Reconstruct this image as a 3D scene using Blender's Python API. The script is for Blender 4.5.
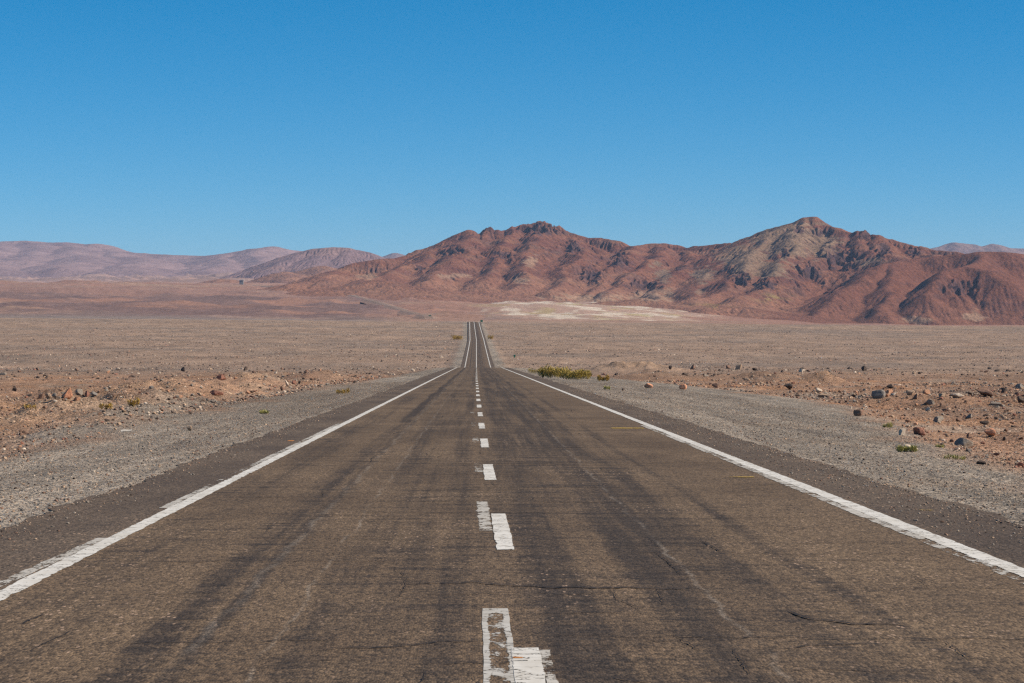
import bpy, math, random
import numpy as np
from mathutils import Vector

# ------------------------------------------------------------------ scene, camera, light
sc = bpy.context.scene
for _o in list(bpy.data.objects):
    bpy.data.objects.remove(_o)
COL = sc.collection
F = 2560.0          # focal length in pixels of a 1024 wide frame (90 mm lens)
HOR = 341.5         # level camera: the horizontal sits in the middle row

cam_d = bpy.data.cameras.new('camera')
cam = bpy.data.objects.new('camera', cam_d)
COL.objects.link(cam)
cam.location = (0, 0, 0)
cam.rotation_euler = (math.radians(90), 0, 0)
cam_d.sensor_width = 36.0
cam_d.lens = 90.0
cam_d.clip_start = 0.1
cam_d.clip_end = 200000
sc.camera = cam

SUN_EL, SUN_AZ = math.radians(37), math.radians(98)   # azimuth clockwise from +Y
world = bpy.data.worlds.new("World")
sc.world = world
world.use_nodes = True
wn = world.node_tree
wn.nodes.clear()
wo = wn.nodes.new('ShaderNodeOutputWorld')
bg = wn.nodes.new('ShaderNodeBackground')
sky = wn.nodes.new('ShaderNodeTexSky')
sky.sky_type = 'NISHITA'
sky.sun_disc = False
sky.sun_elevation = SUN_EL
sky.sun_rotation = SUN_AZ
sky.altitude = 3000
sky.air_density = 1.0
sky.dust_density = 0.0
sky.ozone_density = 6.0
bg.inputs['Strength'].default_value = 0.085
stc = wn.nodes.new('ShaderNodeTexCoord'); smp = wn.nodes.new('ShaderNodeMapping')
smp.inputs['Scale'].default_value = (1, 1, 1.2)
wn.links.new(stc.outputs['Generated'], smp.inputs[0]); wn.links.new(smp.outputs[0], sky.inputs[0])
shs = wn.nodes.new('ShaderNodeHueSaturation'); shs.inputs['Saturation'].default_value = 1.36
shs.inputs['Hue'].default_value = 0.487
wn.links.new(sky.outputs[0], shs.inputs['Color'])
wn.links.new(shs.outputs[0], bg.inputs['Color'])
wn.links.new(bg.outputs[0], wo.inputs['Surface'])

sun_d = bpy.data.lights.new('sun', 'SUN')
sun_d.energy = 4.9
sun_d.angle = math.radians(0.53)
sun_d.color = (1.0, 0.88, 0.74)
sun = bpy.data.objects.new('sun', sun_d)
COL.objects.link(sun)
D = Vector((math.sin(SUN_AZ) * math.cos(SUN_EL), math.cos(SUN_AZ) * math.cos(SUN_EL), math.sin(SUN_EL)))
sun.rotation_euler = D.to_track_quat('Z', 'Y').to_euler()

sc.view_settings.view_transform = 'Standard'
sc.view_settings.look = 'None'
sc.view_settings.exposure = 0.38
sc.view_settings.gamma = 1.0
sc.cycles.max_bounces = 4
sc.cycles.diffuse_bounces = 2
sc.cycles.volume_bounces = 0
sc.cycles.transparent_max_bounces = 8
sc.cycles.use_denoising = False
sc.cycles.use_adaptive_sampling = False
sc.cycles.filter_width = 1.35

# ------------------------------------------------------------------ helpers
rng = np.random.default_rng(11)
_perm = rng.permutation(4096)
_grad = rng.uniform(0, 2 * np.pi, 4096)
_gx, _gy = np.cos(_grad), np.sin(_grad)

def perlin(x, y, seed=0):
    x = np.asarray(x, dtype=np.float64); y = np.asarray(y, dtype=np.float64)
    xi = np.floor(x).astype(np.int64); yi = np.floor(y).astype(np.int64)
    xf = x - xi; yf = y - yi
    u = xf * xf * xf * (xf * (xf * 6 - 15) + 10)
    v = yf * yf * yf * (yf * (yf * 6 - 15) + 10)
    def g(ix, iy, fx, fy):
        h = _perm[(_perm[(ix + seed * 131) & 4095] + iy * 7 + seed) & 4095]
        return _gx[h] * fx + _gy[h] * fy
    a = g(xi, yi, xf, yf); b = g(xi + 1, yi, xf - 1, yf)
    c = g(xi, yi + 1, xf, yf - 1); d = g(xi + 1, yi + 1, xf - 1, yf - 1)
    return ((a + (b - a) * u) + ((c + (d - c) * u) - (a + (b - a) * u)) * v) * 1.5

def fbm(x, y, oct=4, seed=0, gain=0.5):
    r = 0; a = 1.0; f = 1.0; t = 0
    for i in range(oct):
        r = r + a * perlin(x * f, y * f, seed + i * 17); t += a
        a *= gain; f *= 2.03
    return r / t

def ridged(x, y, oct=5, seed=0, gain=0.55):
    r = 0; a = 1.0; f = 1.0; t = 0; w = 1.0
    for i in range(oct):
        n = 1 - np.abs(perlin(x * f, y * f, seed + i * 13)) * 1.6
        n = np.clip(n, 0, 1) ** 1.5
        r = r + a * n * w; t += a
        w = np.clip(n * 1.3, 0.2, 1)
        a *= gain; f *= 2.1
    return r / t

def sstep(a, b, x):
    t = np.clip((x - a) / (b - a), 0, 1)
    return t * t * (3 - 2 * t)

def mix(a, b, t):
    t = np.asarray(t)[..., None]
    return a * (1 - t) + np.asarray(b) * t

def mesh_np(name, V, Fc, mat=None, cols=None, uv=None, smooth=False, parent=None):
    me = bpy.data.meshes.new(name)
    V = np.asarray(V, dtype=np.float32); Fc = np.asarray(Fc, dtype=np.int32)
    n = Fc.shape[1]
    me.vertices.add(len(V)); me.vertices.foreach_set('co', V.ravel())
    me.loops.add(Fc.size); me.loops.foreach_set('vertex_index', Fc.ravel())
    me.polygons.add(len(Fc)); me.polygons.foreach_set('loop_start', np.arange(0, Fc.size, n, dtype=np.int32))
    me.update(calc_edges=True)
    me.polygons.foreach_set('use_smooth', np.full(len(Fc), bool(smooth)))
    if cols is not None:
        ca = me.color_attributes.new('Col', 'FLOAT_COLOR', 'POINT')
        c4 = np.ones((len(V), 4), dtype=np.float32); c4[:, :3] = cols
        ca.data.foreach_set('color', c4.ravel())
    if uv is not None:
        ul = me.uv_layers.new(name='UVMap')
        ul.data.foreach_set('uv', np.asarray(uv, dtype=np.float32)[Fc.ravel()].ravel())
    me.validate()
    o = bpy.data.objects.new(name, me)
    COL.objects.link(o)
    if mat: me.materials.append(mat)
    if parent: o.parent = parent
    return o

def grid_faces(nr, nc):
    i = np.arange((nr - 1) * (nc - 1)); r = i // (nc - 1); c = i % (nc - 1)
    a = r * nc + c
    return np.stack([a, a + 1, a + nc + 1, a + nc], 1)

def struct(o):
    o['kind'] = 'structure'; return o

def tag(o, label, cat, group=None, kind=None):
    if label: o['label'] = label
    if cat: o['category'] = cat
    if group: o['group'] = group
    if kind: o['kind'] = kind
    return o

class NT:
    """small wrapper for shader graphs"""
    def __init__(s, name):
        s.m = bpy.data.materials.new(name); s.m.use_nodes = True
        s.t = s.m.node_tree; s.t.nodes.clear()
        s.out = s.n('ShaderNodeOutputMaterial')
    def n(s, typ, **kw):
        nd = s.t.nodes.new(typ)
        for k, v in kw.items(): setattr(nd, k, v)
        return nd
    def l(s, a, b): s.t.links.new(a, b)
    def put(s, sock, v):
        if hasattr(v, 'links') or isinstance(v, bpy.types.NodeSocket): s.l(v, sock)
        else: sock.default_value = v
    def math(s, op, a, b=None, c=None, clamp=False):
        nd = s.n('ShaderNodeMath', operation=op, use_clamp=clamp)
        s.put(nd.inputs[0], a)
        if b is not None: s.put(nd.inputs[1], b)
        if c is not None: s.put(nd.inputs[2], c)
        return nd.outputs[0]
    def mixc(s, f, a, b, mode='MIX'):
        nd = s.n('ShaderNodeMix', data_type='RGBA', blend_type=mode)
        s.put(nd.inputs[0], f)
        s.put(nd.inputs[6], a if not isinstance(a, tuple) else (*a, 1)[:4])
        s.put(nd.inputs[7], b if not isinstance(b, tuple) else (*b, 1)[:4])
        return nd.outputs[2]
    def rng(s, v, a, b, c=0.0, d=1.0, smooth=False):
        nd = s.n('ShaderNodeMapRange')
        if smooth: nd.interpolation_type = 'SMOOTHSTEP'
        s.put(nd.inputs[0], v)
        for i, q in enumerate((a, b, c, d)): nd.inputs[i + 1].default_value = q
        return nd.outputs[0]
    def scale(s, vec, sx, sy, sz=1.0, off=(0, 0, 0)):
        nd = s.n('ShaderNodeMapping'); s.l(vec, nd.inputs[0])
        nd.inputs['Scale'].default_value = (sx, sy, sz); nd.inputs['Location'].default_value = off
        return nd.outputs[0]
    def noise(s, vec, sc_, det=3, rough=0.5, dist=0.0):
        nd = s.n('ShaderNodeTexNoise'); s.l(vec, nd.inputs['Vector'])
        nd.inputs['Scale'].default_value = sc_; nd.inputs['Detail'].default_value = det
        nd.inputs['Roughness'].default_value = rough; nd.inputs['Distortion'].default_value = dist
        return nd.outputs[0]
    def vor(s, vec, sc_, feat='F1', out='Distance'):
        nd = s.n('ShaderNodeTexVoronoi', feature=feat); s.l(vec, nd.inputs['Vector'])
        nd.inputs['Scale'].default_value = sc_
        return nd.outputs[out]
    def bsdf(s, col, rough=0.9, bump=None, bdist=0.02, bstr=0.6, spec=0.3):
        p = s.n('ShaderNodeBsdfPrincipled')
        s.put(p.inputs['Base Color'], col if not isinstance(col, tuple) else (*col, 1)[:4])
        s.put(p.inputs['Roughness'], rough)
        p.inputs['Specular IOR Level'].default_value = spec
        if bump is not None:
            b = s.n('ShaderNodeBump'); s.l(bump, b.inputs['Height'])
            b.inputs['Distance'].default_value = bdist; b.inputs['Strength'].default_value = bstr
            s.l(b.outputs[0], p.inputs['Normal'])
        s.p = p
        s.l(p.outputs[0], s.out.inputs['Surface'])
        return p

# ------------------------------------------------------------------ terrain functions (metres, y = distance from the camera)
_ky = np.array([-400, 0, 200, 430, 500, 560, 640, 749, 900, 1100, 1336, 1640, 1940, 2000, 2060, 2300])
_kz = np.array([0.93, -1.59, -2.85, -4.32, -5.3, -6.7, -7.65, -7.05, -5.25, -2.9, 0.26, 6.3, 12.9, 14.5, 15.0, 14.0])
_dy = np.arange(-400, 2300, 4.0)
_dz = np.interp(_dy, _ky, _kz)
_k = np.exp(-0.5 * (np.arange(-12, 13) / 4.0) ** 2); _k /= _k.sum()
_dz = np.convolve(np.pad(_dz, 12, mode='reflect', reflect_type='odd'), _k, mode='valid')

def P(y): return np.interp(y, _dy, _dz)
def XC(y): return np.interp(y, [-400, 0, 437, 749, 1336, 1940, 2100, 2300], [5.55, 0, -6.06, -10.45, -18.7, -28.9, -31.9, -40])

_cu = (np.array([-900, 0, 256, 430, 600, 800, 1024, 1700]) - 512) / F
_cd = np.array([2000, 2060, 2300, 3000, 4000, 5000, 6000, 6500, 8000, 12000, 20000, 45000])
_cp = np.array([
    [316.5, 317.0, 320, 313, 302, 291, 281, 283, 286, 280, 268, 262],
    [317.5, 318.0, 321, 313, 302, 291, 281, 283, 286, 280, 268, 262],
    [319.3, 320.0, 323, 315, 304, 295, 287, 285, 281, 277, 270, 268],
    [321.7, 321.9, 325, 319, 309, 301, 294, 290, 285, 279, 275, 272],
    [322.3, 322.5, 325, 320, 312, 304, 299, 296, 292, 288, 284, 280],
    [324.2, 324.5, 328, 328, 326, 322, 316, 310, 300, 295, 290, 285],
    [326.2, 326.5, 329, 330, 329, 326, 320, 316, 305, 298, 292, 286],
    [327.4, 327.9, 331, 332, 331, 328, 322, 318, 308, 300, 293, 287]])
_fu = np.linspace(_cu[0], _cu[-1], 300)
_fd = np.exp(np.linspace(math.log(2000), math.log(45000), 400))
_T1 = np.array([np.interp(_fd, _cd, r) for r in _cp])
_T = np.array([np.interp(_fu, _cu, _T1[:, j]) for j in range(400)]).T
def _blur(A, s, ax):
    n = int(s * 3); k = np.exp(-0.5 * (np.arange(-n, n + 1) / s) ** 2); k /= k.sum()
    return np.apply_along_axis(lambda v: np.convolve(np.pad(v, n, mode='edge'), k, mode='valid'), ax, A)
_T = _blur(_T, 5, 0); _Tb = _blur(_T, 4, 1)
_Tb[:, :6] = _T[:, :6]
_T = np.minimum((HOR - _Tb) * _fd[None, :] / F, 640)

def table(u, d):
    fu = np.clip((u - _fu[0]) / (_fu[1] - _fu[0]), 0, 298.999)
    fd = np.clip(np.log(np.maximum(d, 2000) / 2000) / math.log(45000 / 2000) * 399, 0, 398.999)
    i = fu.astype(int); j = fd.astype(int); a = fu - i; b = fd - j
    return (_T[i, j] * (1 - a) + _T[i + 1, j] * a) * (1 - b) + (_T[i, j + 1] * (1 - a) + _T[i + 1, j + 1] * a) * b

# gravel / soil limit on both sides of the road
def edge_l(y): return np.interp(y, [0, 30, 60, 120, 300, 2000], [8.2, 7.6, 8.2, 8.6, 7.0, 7.5])
def edge_r(y): return np.interp(y, [0, 36, 56, 97, 150, 300, 2000], [7.6, 7.8, 9.3, 13.5, 13.0, 8.5, 7.5])
PAVE_L, PAVE_R = -4.38, 5.15

MOUNDS = [  # s, y, radius across, radius along, height
    (-12.2, 92, 2.2, 14, 1.0), (-14.0, 118, 2.4, 12, 1.05), (-10.2, 68, 1.3, 12, 0.42), (-15.5, 100, 3.0, 8, 0.45),
    (-13, 75, 2, 9, 0.55), (-16.5, 140, 4, 22, 0.6), (-18.5, 115, 2.0, 6, 0.6), (-21, 100, 2.0, 5, 0.55), (-13.0, 150, 3.5, 12, 0.55), (-19, 62, 3.0, 9, -0.5), (-17, 85, 3.0, 12, -0.4), (-24, 75, 5, 8, 0.25),
    (-17, 190, 3.0, 10, 1.0), (-14.5, 230, 3.0, 14, 0.9), (-22, 270, 5, 12, 0.7),
    (24.5, 215, 3.2, 9, 1.0), (28, 206, 1.6, 4, 0.9), (17, 250, 4, 12, 0.35), (23.0, 372, 7, 18, 1.9), (20.5, 300, 3, 8, 0.8),
    (14, 62, 2, 7, 0.25), (11.5, 48, 1.2, 5, 0.18), (17, 44, 3, 4, -0.25), (33, 125, 10, 6, 0.35), (20, 118, 4, 4, 0.3)]

def G(x, y):
    x = np.asarray(x, float); y = np.asarray(y, float)
    x, y = np.broadcast_arrays(x, y)
    yy = np.maximum(y, 1.0)
    s = x - XC(y)
    u = x / yy
    near = P(y)
    zc = 15.0
    cross = (table(u, np.full_like(yy, 2000.0)) - zc) * sstep(500, 2000, y)
    nearz = near + cross
    left = s < 0
    a = np.where(left, PAVE_L - s, s - PAVE_R)         # distance outside the pavement
    e = np.where(left, edge_l(y) + PAVE_L, edge_r(y) - PAVE_R)
    d = np.zeros_like(x)
    d -= 0.012 + 0.03 * np.clip(a, 0, 3)
    d -= 0.38 * sstep(0, 3.2, a - e + 0.4) * (1 - 0.7 * sstep(900, 1500, y))
    k = sstep(1.0, 7, a - e + 1.5)
    kn = np.exp(-np.maximum(y, 0) / 400)
    m = (y > -80) & (y < 2200) & (a > 0)
    rel = np.zeros_like(x)
    if m.any():
        xm, ym = x[m], y[m]
        r = 0.55 * fbm(xm / 22, ym / 30, 4, 3) + 0.42 * fbm(xm / 4.5, ym / 6, 3, 9) + 0.13 * fbm(xm / .9, ym / 1.1, 2, 21)
        r2 = 1.3 * fbm(xm / 90, ym / 70, 4, 5) + 0.35 * fbm(xm / 14, ym / 16, 3, 15)
        rel[m] = (r * (0.25 + 0.75 * kn[m]) + r2 * sstep(150, 900, ym)) * k[m]
        rel[m] += 0.035 * fbm(xm / 1.4, ym / 2.5, 3, 31) * sstep(0.2, 1.2, a[m])
        sm = s[m]
        for (ms, my, ra, rl, h) in MOUNDS:
            q = ((sm - ms) / ra) ** 2 + ((ym - my) / rl) ** 2
            g = np.exp(-q) * h
            rel[m] += g * (0.85 + 0.5 * fbm(xm / 1.5, ym / 2.0, 3, 44))
    d += rel
    d = np.where(a < -0.95, -0.30 - 0.0003 * np.clip(y - 300, 0, None), d)
    d = np.where((a < -0.35) & (a >= -0.95), d - 0.03, d)
    nearz = nearz + d
    farz = table(u, yy)
    mf = y > 1900
    fn = np.zeros_like(x)
    if mf.any():
        xm, ym = x[mf], y[mf]
        f1 = fbm(xm / 420, ym / 700, 5, 51) * 9 * sstep(2150, 3600, ym)
        f1 += (ridged(xm / 260 + 0.6 * fbm(xm / 500, ym / 500, 2, 5), ym / 520, 4, 57) - 0.45) * 11 * sstep(2300, 3800, ym) * sstep(0.10, -0.03, xm / ym)
        fn[mf] = f1 * (1 + sstep(7000, 16000, ym) * 3)
    farz = farz + fn
    t = sstep(1990, 2060, y)
    return nearz * (1 - t) + (farz - 0.04) * t - np.where((np.abs(s - 0.4) < 4.6) & (y > 1985) & (y < 2045), 0.5, 0)

def at(px, py, d):
    return np.array([(px - 512) * d / F, d, (HOR - py) * d / F])

def hit(px, py, d0=9.0, d1=9000.0):
    """where the line of sight through a photo pixel first meets the ground"""
    d = np.exp(np.linspace(math.log(d0), math.log(d1), 6000))
    x = (px - 512) * d / F
    z = (HOR - py) * d / F
    g = G(x, d)
    i = np.argmax(g >= z)
    if not (g >= z).any(): i = len(d) - 1
    return float(x[i]), float(d[i]), float(g[i])

# ------------------------------------------------------------------ materials
def mat_ground():
    s = NT('desert_ground')
    tc = s.n('ShaderNodeTexCoord').outputs['Object']
    at_ = s.n('ShaderNodeAttribute'); at_.attribute_name = 'Col'
    col = at_.outputs['Color']
    cell = s.n('ShaderNodeTexVoronoi'); s.l(tc, cell.inputs['Vector']); cell.inputs['Scale'].default_value = 34
    hs = s.n('ShaderNodeSeparateColor'); s.l(cell.outputs['Color'], hs.inputs[0])
    f1 = s.rng(hs.outputs[0], 0, 1, 0.42, 1.58)
    cell2 = s.n('ShaderNodeTexVoronoi'); s.l(tc, cell2.inputs['Vector']); cell2.inputs['Scale'].default_value = 11
    h2 = s.n('ShaderNodeSeparateColor'); s.l(cell2.outputs['Color'], h2.inputs[0])
    f2 = s.rng(h2.outputs[1], 0, 1, 0.66, 1.34)
    f3 = s.rng(s.noise(tc, 1.3, 5, 0.65), 0.25, 0.75, 0.75, 1.25)
    f4 = s.rng(s.noise(s.scale(tc, 0.11, 0.013), 1.0, 6, 0.72), 0.3, 0.7, 0.62, 1.30)
    f = s.math('MULTIPLY', s.math('MULTIPLY', f1, f2), s.math('MULTIPLY', f3, f4))
    fc = s.n('ShaderNodeCombineColor')
    for i in range(3): s.l(f, fc.inputs[i])
    c = s.mixc(1.0, col, fc.outputs[0], 'MULTIPLY')
    white = s.math('GREATER_THAN', hs.outputs[2], 0.965)
    c = s.mixc(s.math('MULTIPLY', white, 0.55), c, (0.55, 0.5, 0.44))
    b = s.math('ADD', s.math('MULTIPLY', cell.outputs['Distance'], -0.7), s.math('MULTIPLY', cell2.outputs['Distance'], -1.2))
    b = s.math('ADD', b, s.math('MULTIPLY', s.noise(tc, 5, 4, 0.6), 2.5))
    s.bsdf(c, 0.95, b, 0.045, 0.9, 0.15)
    return s.m

def mat_mountain(name, sc_=1.0, bd=4.0, ct=1.0):
    s = NT(name)
    tc = s.n('ShaderNodeTexCoord').outputs['Object']
    at_ = s.n('ShaderNodeAttribute'); at_.attribute_name = 'Col'
    f1 = s.rng(s.noise(tc, 0.05 * sc_, 6, 0.7), 0.25, 0.75, 1 - .38 * ct, 1 + .38 * ct)
    f2 = s.rng(s.noise(tc, 0.2 * sc_, 4, 0.65), 0.3, 0.7, 1 - .2 * ct, 1 + .2 * ct)
    f = s.math('MULTIPLY', f1, f2)
    fc = s.n('ShaderNodeCombineColor')
    for i in range(3): s.l(f, fc.inputs[i])
    c = s.mixc(1.0, at_.outputs['Color'], fc.outputs[0], 'MULTIPLY')
    b = s.noise(tc, 0.03 * sc_, 8, 0.66)
    s.bsdf(c, 0.95, b, bd * 7, 0.9, 0.1)
    return s.m

def mat_rock():
    s = NT('rock_surface')
    tc = s.n('ShaderNodeTexCoord').outputs['Object']
    at_ = s.n('ShaderNodeAttribute'); at_.attribute_name = 'Col'
    f1 = s.rng(s.noise(tc, 4, 5, 0.65), 0.25, 0.75, 0.65, 1.35)
    fc = s.n('ShaderNodeCombineColor')
    for i in range(3): s.l(f1, fc.inputs[i])
    c = s.mixc(1.0, at_.outputs['Color'], fc.outputs[0], 'MULTIPLY')
    s.bsdf(c, 0.9, s.noise(tc, 9, 5, 0.6), 0.03, 0.6, 0.2)
    return s.m

def mat_flat(name, col, rough=0.6, nscale=8.0):
    s = NT(name)
    tc = s.n('ShaderNodeTexCoord').outputs['Object']
    f = s.rng(s.noise(tc, nscale, 4, 0.6), 0.25, 0.75, 0.8, 1.2)
    fc = s.n('ShaderNodeCombineColor')
    for i in range(3): s.l(f, fc.inputs[i])
    s.bsdf(s.mixc(1.0, col, fc.outputs[0], 'MULTIPLY'), rough)
    return s.m

def mat_road():
    s = NT('worn_asphalt')
    uv = s.n('ShaderNodeUVMap').outputs[0]
    sp = s.n('ShaderNodeSeparateXYZ'); s.l(uv, sp.inputs[0])
    S = sp.outputs[0]; Y = sp.outputs[1]
    wob = s.noise(s.scale(uv, 0.02, 0.035), 1.0, 2, 0.5)
    wob2 = s.noise(s.scale(uv, 0.8, 0.55), 1.0, 4, 0.6)
    Sw = s.math('ADD', S, s.math('MULTIPLY', s.math('SUBTRACT', wob, 0.5), 0.45))
    Sw = s.math('ADD', Sw, s.math('MULTIPLY', s.math('SUBTRACT', wob2, 0.5), 0.24))
    def band(c, w, amp, seed):
        g = s.math('DIVIDE', s.math('SUBTRACT', Sw, c), w)
        g = s.math('EXPONENT', s.math('MULTIPLY', s.math('POWER', s.math('ABSOLUTE', g), 3.0), -1.0))
        v = s.rng(s.noise(s.scale(uv, 0.7, 0.045, 1, (seed * 3.7, seed * 1.3, 0)), 1.0, 4, 0.6), 0.36, 0.60, 0.35, 1.0)
        return s.math('MULTIPLY', s.math('MULTIPLY', g, v), amp)
    dark = None
    for i, (c, w, a) in enumerate([(-1.80, .15, 0.95), (-1.58, .07, .7), (-0.98, .18, .5), (-0.2, .18, .5), (.55, .26, .72), (1.22, .17, .80), (1.50, .10, .85), (1.92, .16, .72), (2.45, .12, .5), (-2.65, .35, .40), (1.15, 1.05, .60), (-0.7, .8, .33)]):
        b = band(c, w, a, i + 1)
        dark = b if dark is None else s.math('MAXIMUM', dark, b)
    # transverse dark ravelled streaks and blotches
    st = s.noise(s.scale(uv, 0.75, 2.6), 1.0, 6, 0.68, 0.4)
    st2 = s.noise(s.scale(uv, 1.6, 7.5, 1, (9, 3, 0)), 1.0, 5, 0.7, 0.3)
    big = s.noise(s.scale(uv, 0.38, 0.10, 1, (4, 7, 0)), 1.0, 4, 0.6)
    sm = s.math('MULTIPLY', s.rng(st, 0.50, 0.68, 0, 1), s.rng(big, 0.42, 0.62, 0.25, 1.0))
    sm2 = s.math('MULTIPLY', s.rng(st2, 0.52, 0.66, 0, 0.7), s.rng(big, 0.40, 0.65, 0.3, 1.0))
    dd = s.math('ADD', s.math('MULTIPLY', dark, s.rng(st, 0.3, 0.7, 0.62, 1.3)), s.math('MULTIPLY', s.math('MAXIMUM', sm, sm2), 0.62), clamp=True)
    fine = s.noise(s.scale(uv, 11, 0.10, 1, (2, 5, 0)), 1.0, 5, 0.65, 0.2)
    fine2 = s.noise(s.scale(uv, 3.2, 0.06, 1, (12, 5, 0)), 1.0, 5, 0.65, 0.2)
    raw = s.math('ADD', dd, s.math('MULTIPLY', s.math('SUBTRACT', fine, 0.5), 0.9))
    raw = s.math('ADD', raw, s.math('MULTIPLY', s.math('SUBTRACT', fine2, 0.5), 0.9))
    raw = s.math('ADD', raw, s.math('MULTIPLY', s.math('SUBTRACT', st2, 0.5), 0.6))
    dd = s.rng(raw, 0.02, 0.84, 0.0, 1.0, True)
    patchy = s.noise(s.scale(uv, 0.5, 0.16), 1.0, 5, 0.6)
    tan = s.mixc(s.rng(patchy, 0.33, 0.66), (0.100, 0.066, 0.038), (0.160, 0.109, 0.064))
    drk = s.mixc(s.rng(st2, 0.35, 0.65), (0.036, 0.0245, 0.0165), (0.060, 0.043, 0.029))
    c = s.mixc(dd, tan, drk)
    # outer strip beyond the edge lines is greyer and less worn
    outer = s.math('ADD', s.rng(S, -3.15, -3.30, 0, 1), s.rng(S, 4.0, 4.2, 0, 1))
    c = s.mixc(s.math('MULTIPLY', outer, 0.6), c, s.mixc(s.rng(patchy, .35, .65), (0.060, 0.046, 0.037), (0.108, 0.083, 0.062)))
    # pale joint lines
    def line(c0, w, amp, k):
        g = s.math('ABSOLUTE', s.math('SUBTRACT', s.math('ADD', S, s.math('MULTIPLY', s.math('SUBTRACT', s.noise(s.scale(uv, 0.0, k), 1, 4, 0.7), 0.5), 0.3)), c0))
        return s.math('MULTIPLY', s.rng(g, 0, w, amp, 0), s.rng(wob2, 0.42, 0.6, 0.1, 1.0))
    pale = s.math('ADD', line(-1.13, 0.022, 0.5, 0.35), line(1.55, 0.03, 0.5, 0.6))
    pale = s.math('ADD', pale, line(-1.55, 0.05, 0.35, 0.5), clamp=True)
    c = s.mixc(pale, c, (0.24, 0.205, 0.165))
    # aggregate
    ag = s.n('ShaderNodeTexVoronoi'); s.l(s.scale(uv, 75, 20), ag.inputs['Vector']); ag.inputs['Scale'].default_value = 1
    ac = s.n('ShaderNodeSeparateColor'); s.l(ag.outputs['Color'], ac.inputs[0])
    ag2 = s.n('ShaderNodeTexVoronoi'); s.l(s.scale(uv, 34, 8), ag2.inputs['Vector']); ag2.inputs['Scale'].default_value = 1
    ac2 = s.n('ShaderNodeSeparateColor'); s.l(ag2.outputs['Color'], ac2.inputs[0])
    f = s.math('MULTIPLY', s.rng(ac.outputs[0], 0, 1, 0.45, 1.6), s.rng(ac2.outputs[1], 0, 1, 0.84, 1.16))
    f = s.math('MULTIPLY', f, s.rng(s.noise(uv, 7, 4, 0.65), 0.3, 0.7, 0.93, 1.07))
    fc = s.n('ShaderNodeCombineColor')
    for i in range(3): s.l(f, fc.inputs[i])
    c = s.mixc(1.0, c, fc.outputs[0], 'MULTIPLY')
    chips = s.math('MULTIPLY', s.math('GREATER_THAN', ac2.outputs[2], 0.93), s.rng(patchy, 0.45, 0.62))
    chips = s.math('MULTIPLY', chips, s.math('LESS_THAN', ag2.outputs['Distance'], 0.33))
    c = s.mixc(s.math('MULTIPLY', chips, 0.75), c, (0.42, 0.29, 0.2))
    b = s.math('ADD', s.math('MULTIPLY', ag.outputs['Distance'], -0.6), s.math('MULTIPLY', st2, 1.6))
    s.bsdf(c, 0.88, b, 0.010, 0.6, 0.25)
    return s.m

def mat_paint(name, col, wear, rough=0.7, hollow=False):
    """road paint; wear 0..1 is the share of it that has flaked off (bare asphalt seen through the gaps)"""
    s = NT(name)
    tc = s.n('ShaderNodeTexCoord').outputs['Object']
    uv = s.n('ShaderNodeUVMap').outputs[0]
    sp = s.n('ShaderNodeSeparateXYZ'); s.l(uv, sp.inputs[0])
    edge = s.math('MULTIPLY', s.math('MINIMUM', sp.outputs[0], s.math('SUBTRACT', 1.0, sp.outputs[0])), 2.0)
    n1 = s.noise(s.scale(tc, 9, 3.2), 1.0, 7, 0.75)
    n2 = s.noise(s.scale(tc, 0.6, 0.25, 1, (3, 1, 0)), 1.0, 3, 0.6)
    v = s.math('ADD', s.math('MULTIPLY', n1, 0.75), s.math('MULTIPLY', n2, 0.45))
    if hollow: v = s.math('ADD', v, s.rng(edge, 0.10, 0.50, 0.21, -0.042))
    else: v = s.math('ADD', v, s.rng(edge, 0.0, 0.30, -0.12, 0.02))
    th = 0.36 + 0.40 * wear
    a = s.rng(v, th, th + 0.035)
    ck = s.math('ABSOLUTE', s.math('SUBTRACT', s.noise(s.scale(tc, 2.2, 3.6, 1, (8, 8, 0)), 1.0, 4, 0.7), 0.5))
    a = s.math('MULTIPLY', a, s.rng(ck, 0.004, 0.012))
    dirt = s.rng(s.noise(s.scale(tc, 4, 2), 1, 5, 0.7), 0.3, 0.7)
    c = s.mixc(s.math('MULTIPLY', dirt, 0.75), col, tuple(q * w for q, w in zip(col, (0.66, 0.62, 0.56))))
    p = s.bsdf(c, rough)
    tr = s.n('ShaderNodeBsdfTransparent'); mx = s.n('ShaderNodeMixShader')
    s.l(a, mx.inputs[0]); s.l(tr.outputs[0], mx.inputs[1]); s.l(p.outputs[0], mx.inputs[2])
    s.l(mx.outputs[0], s.out.inputs['Surface'])
    return s.m

M_GROUND = mat_ground(); M_ROCK = mat_rock(); M_ROAD = mat_road()

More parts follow.
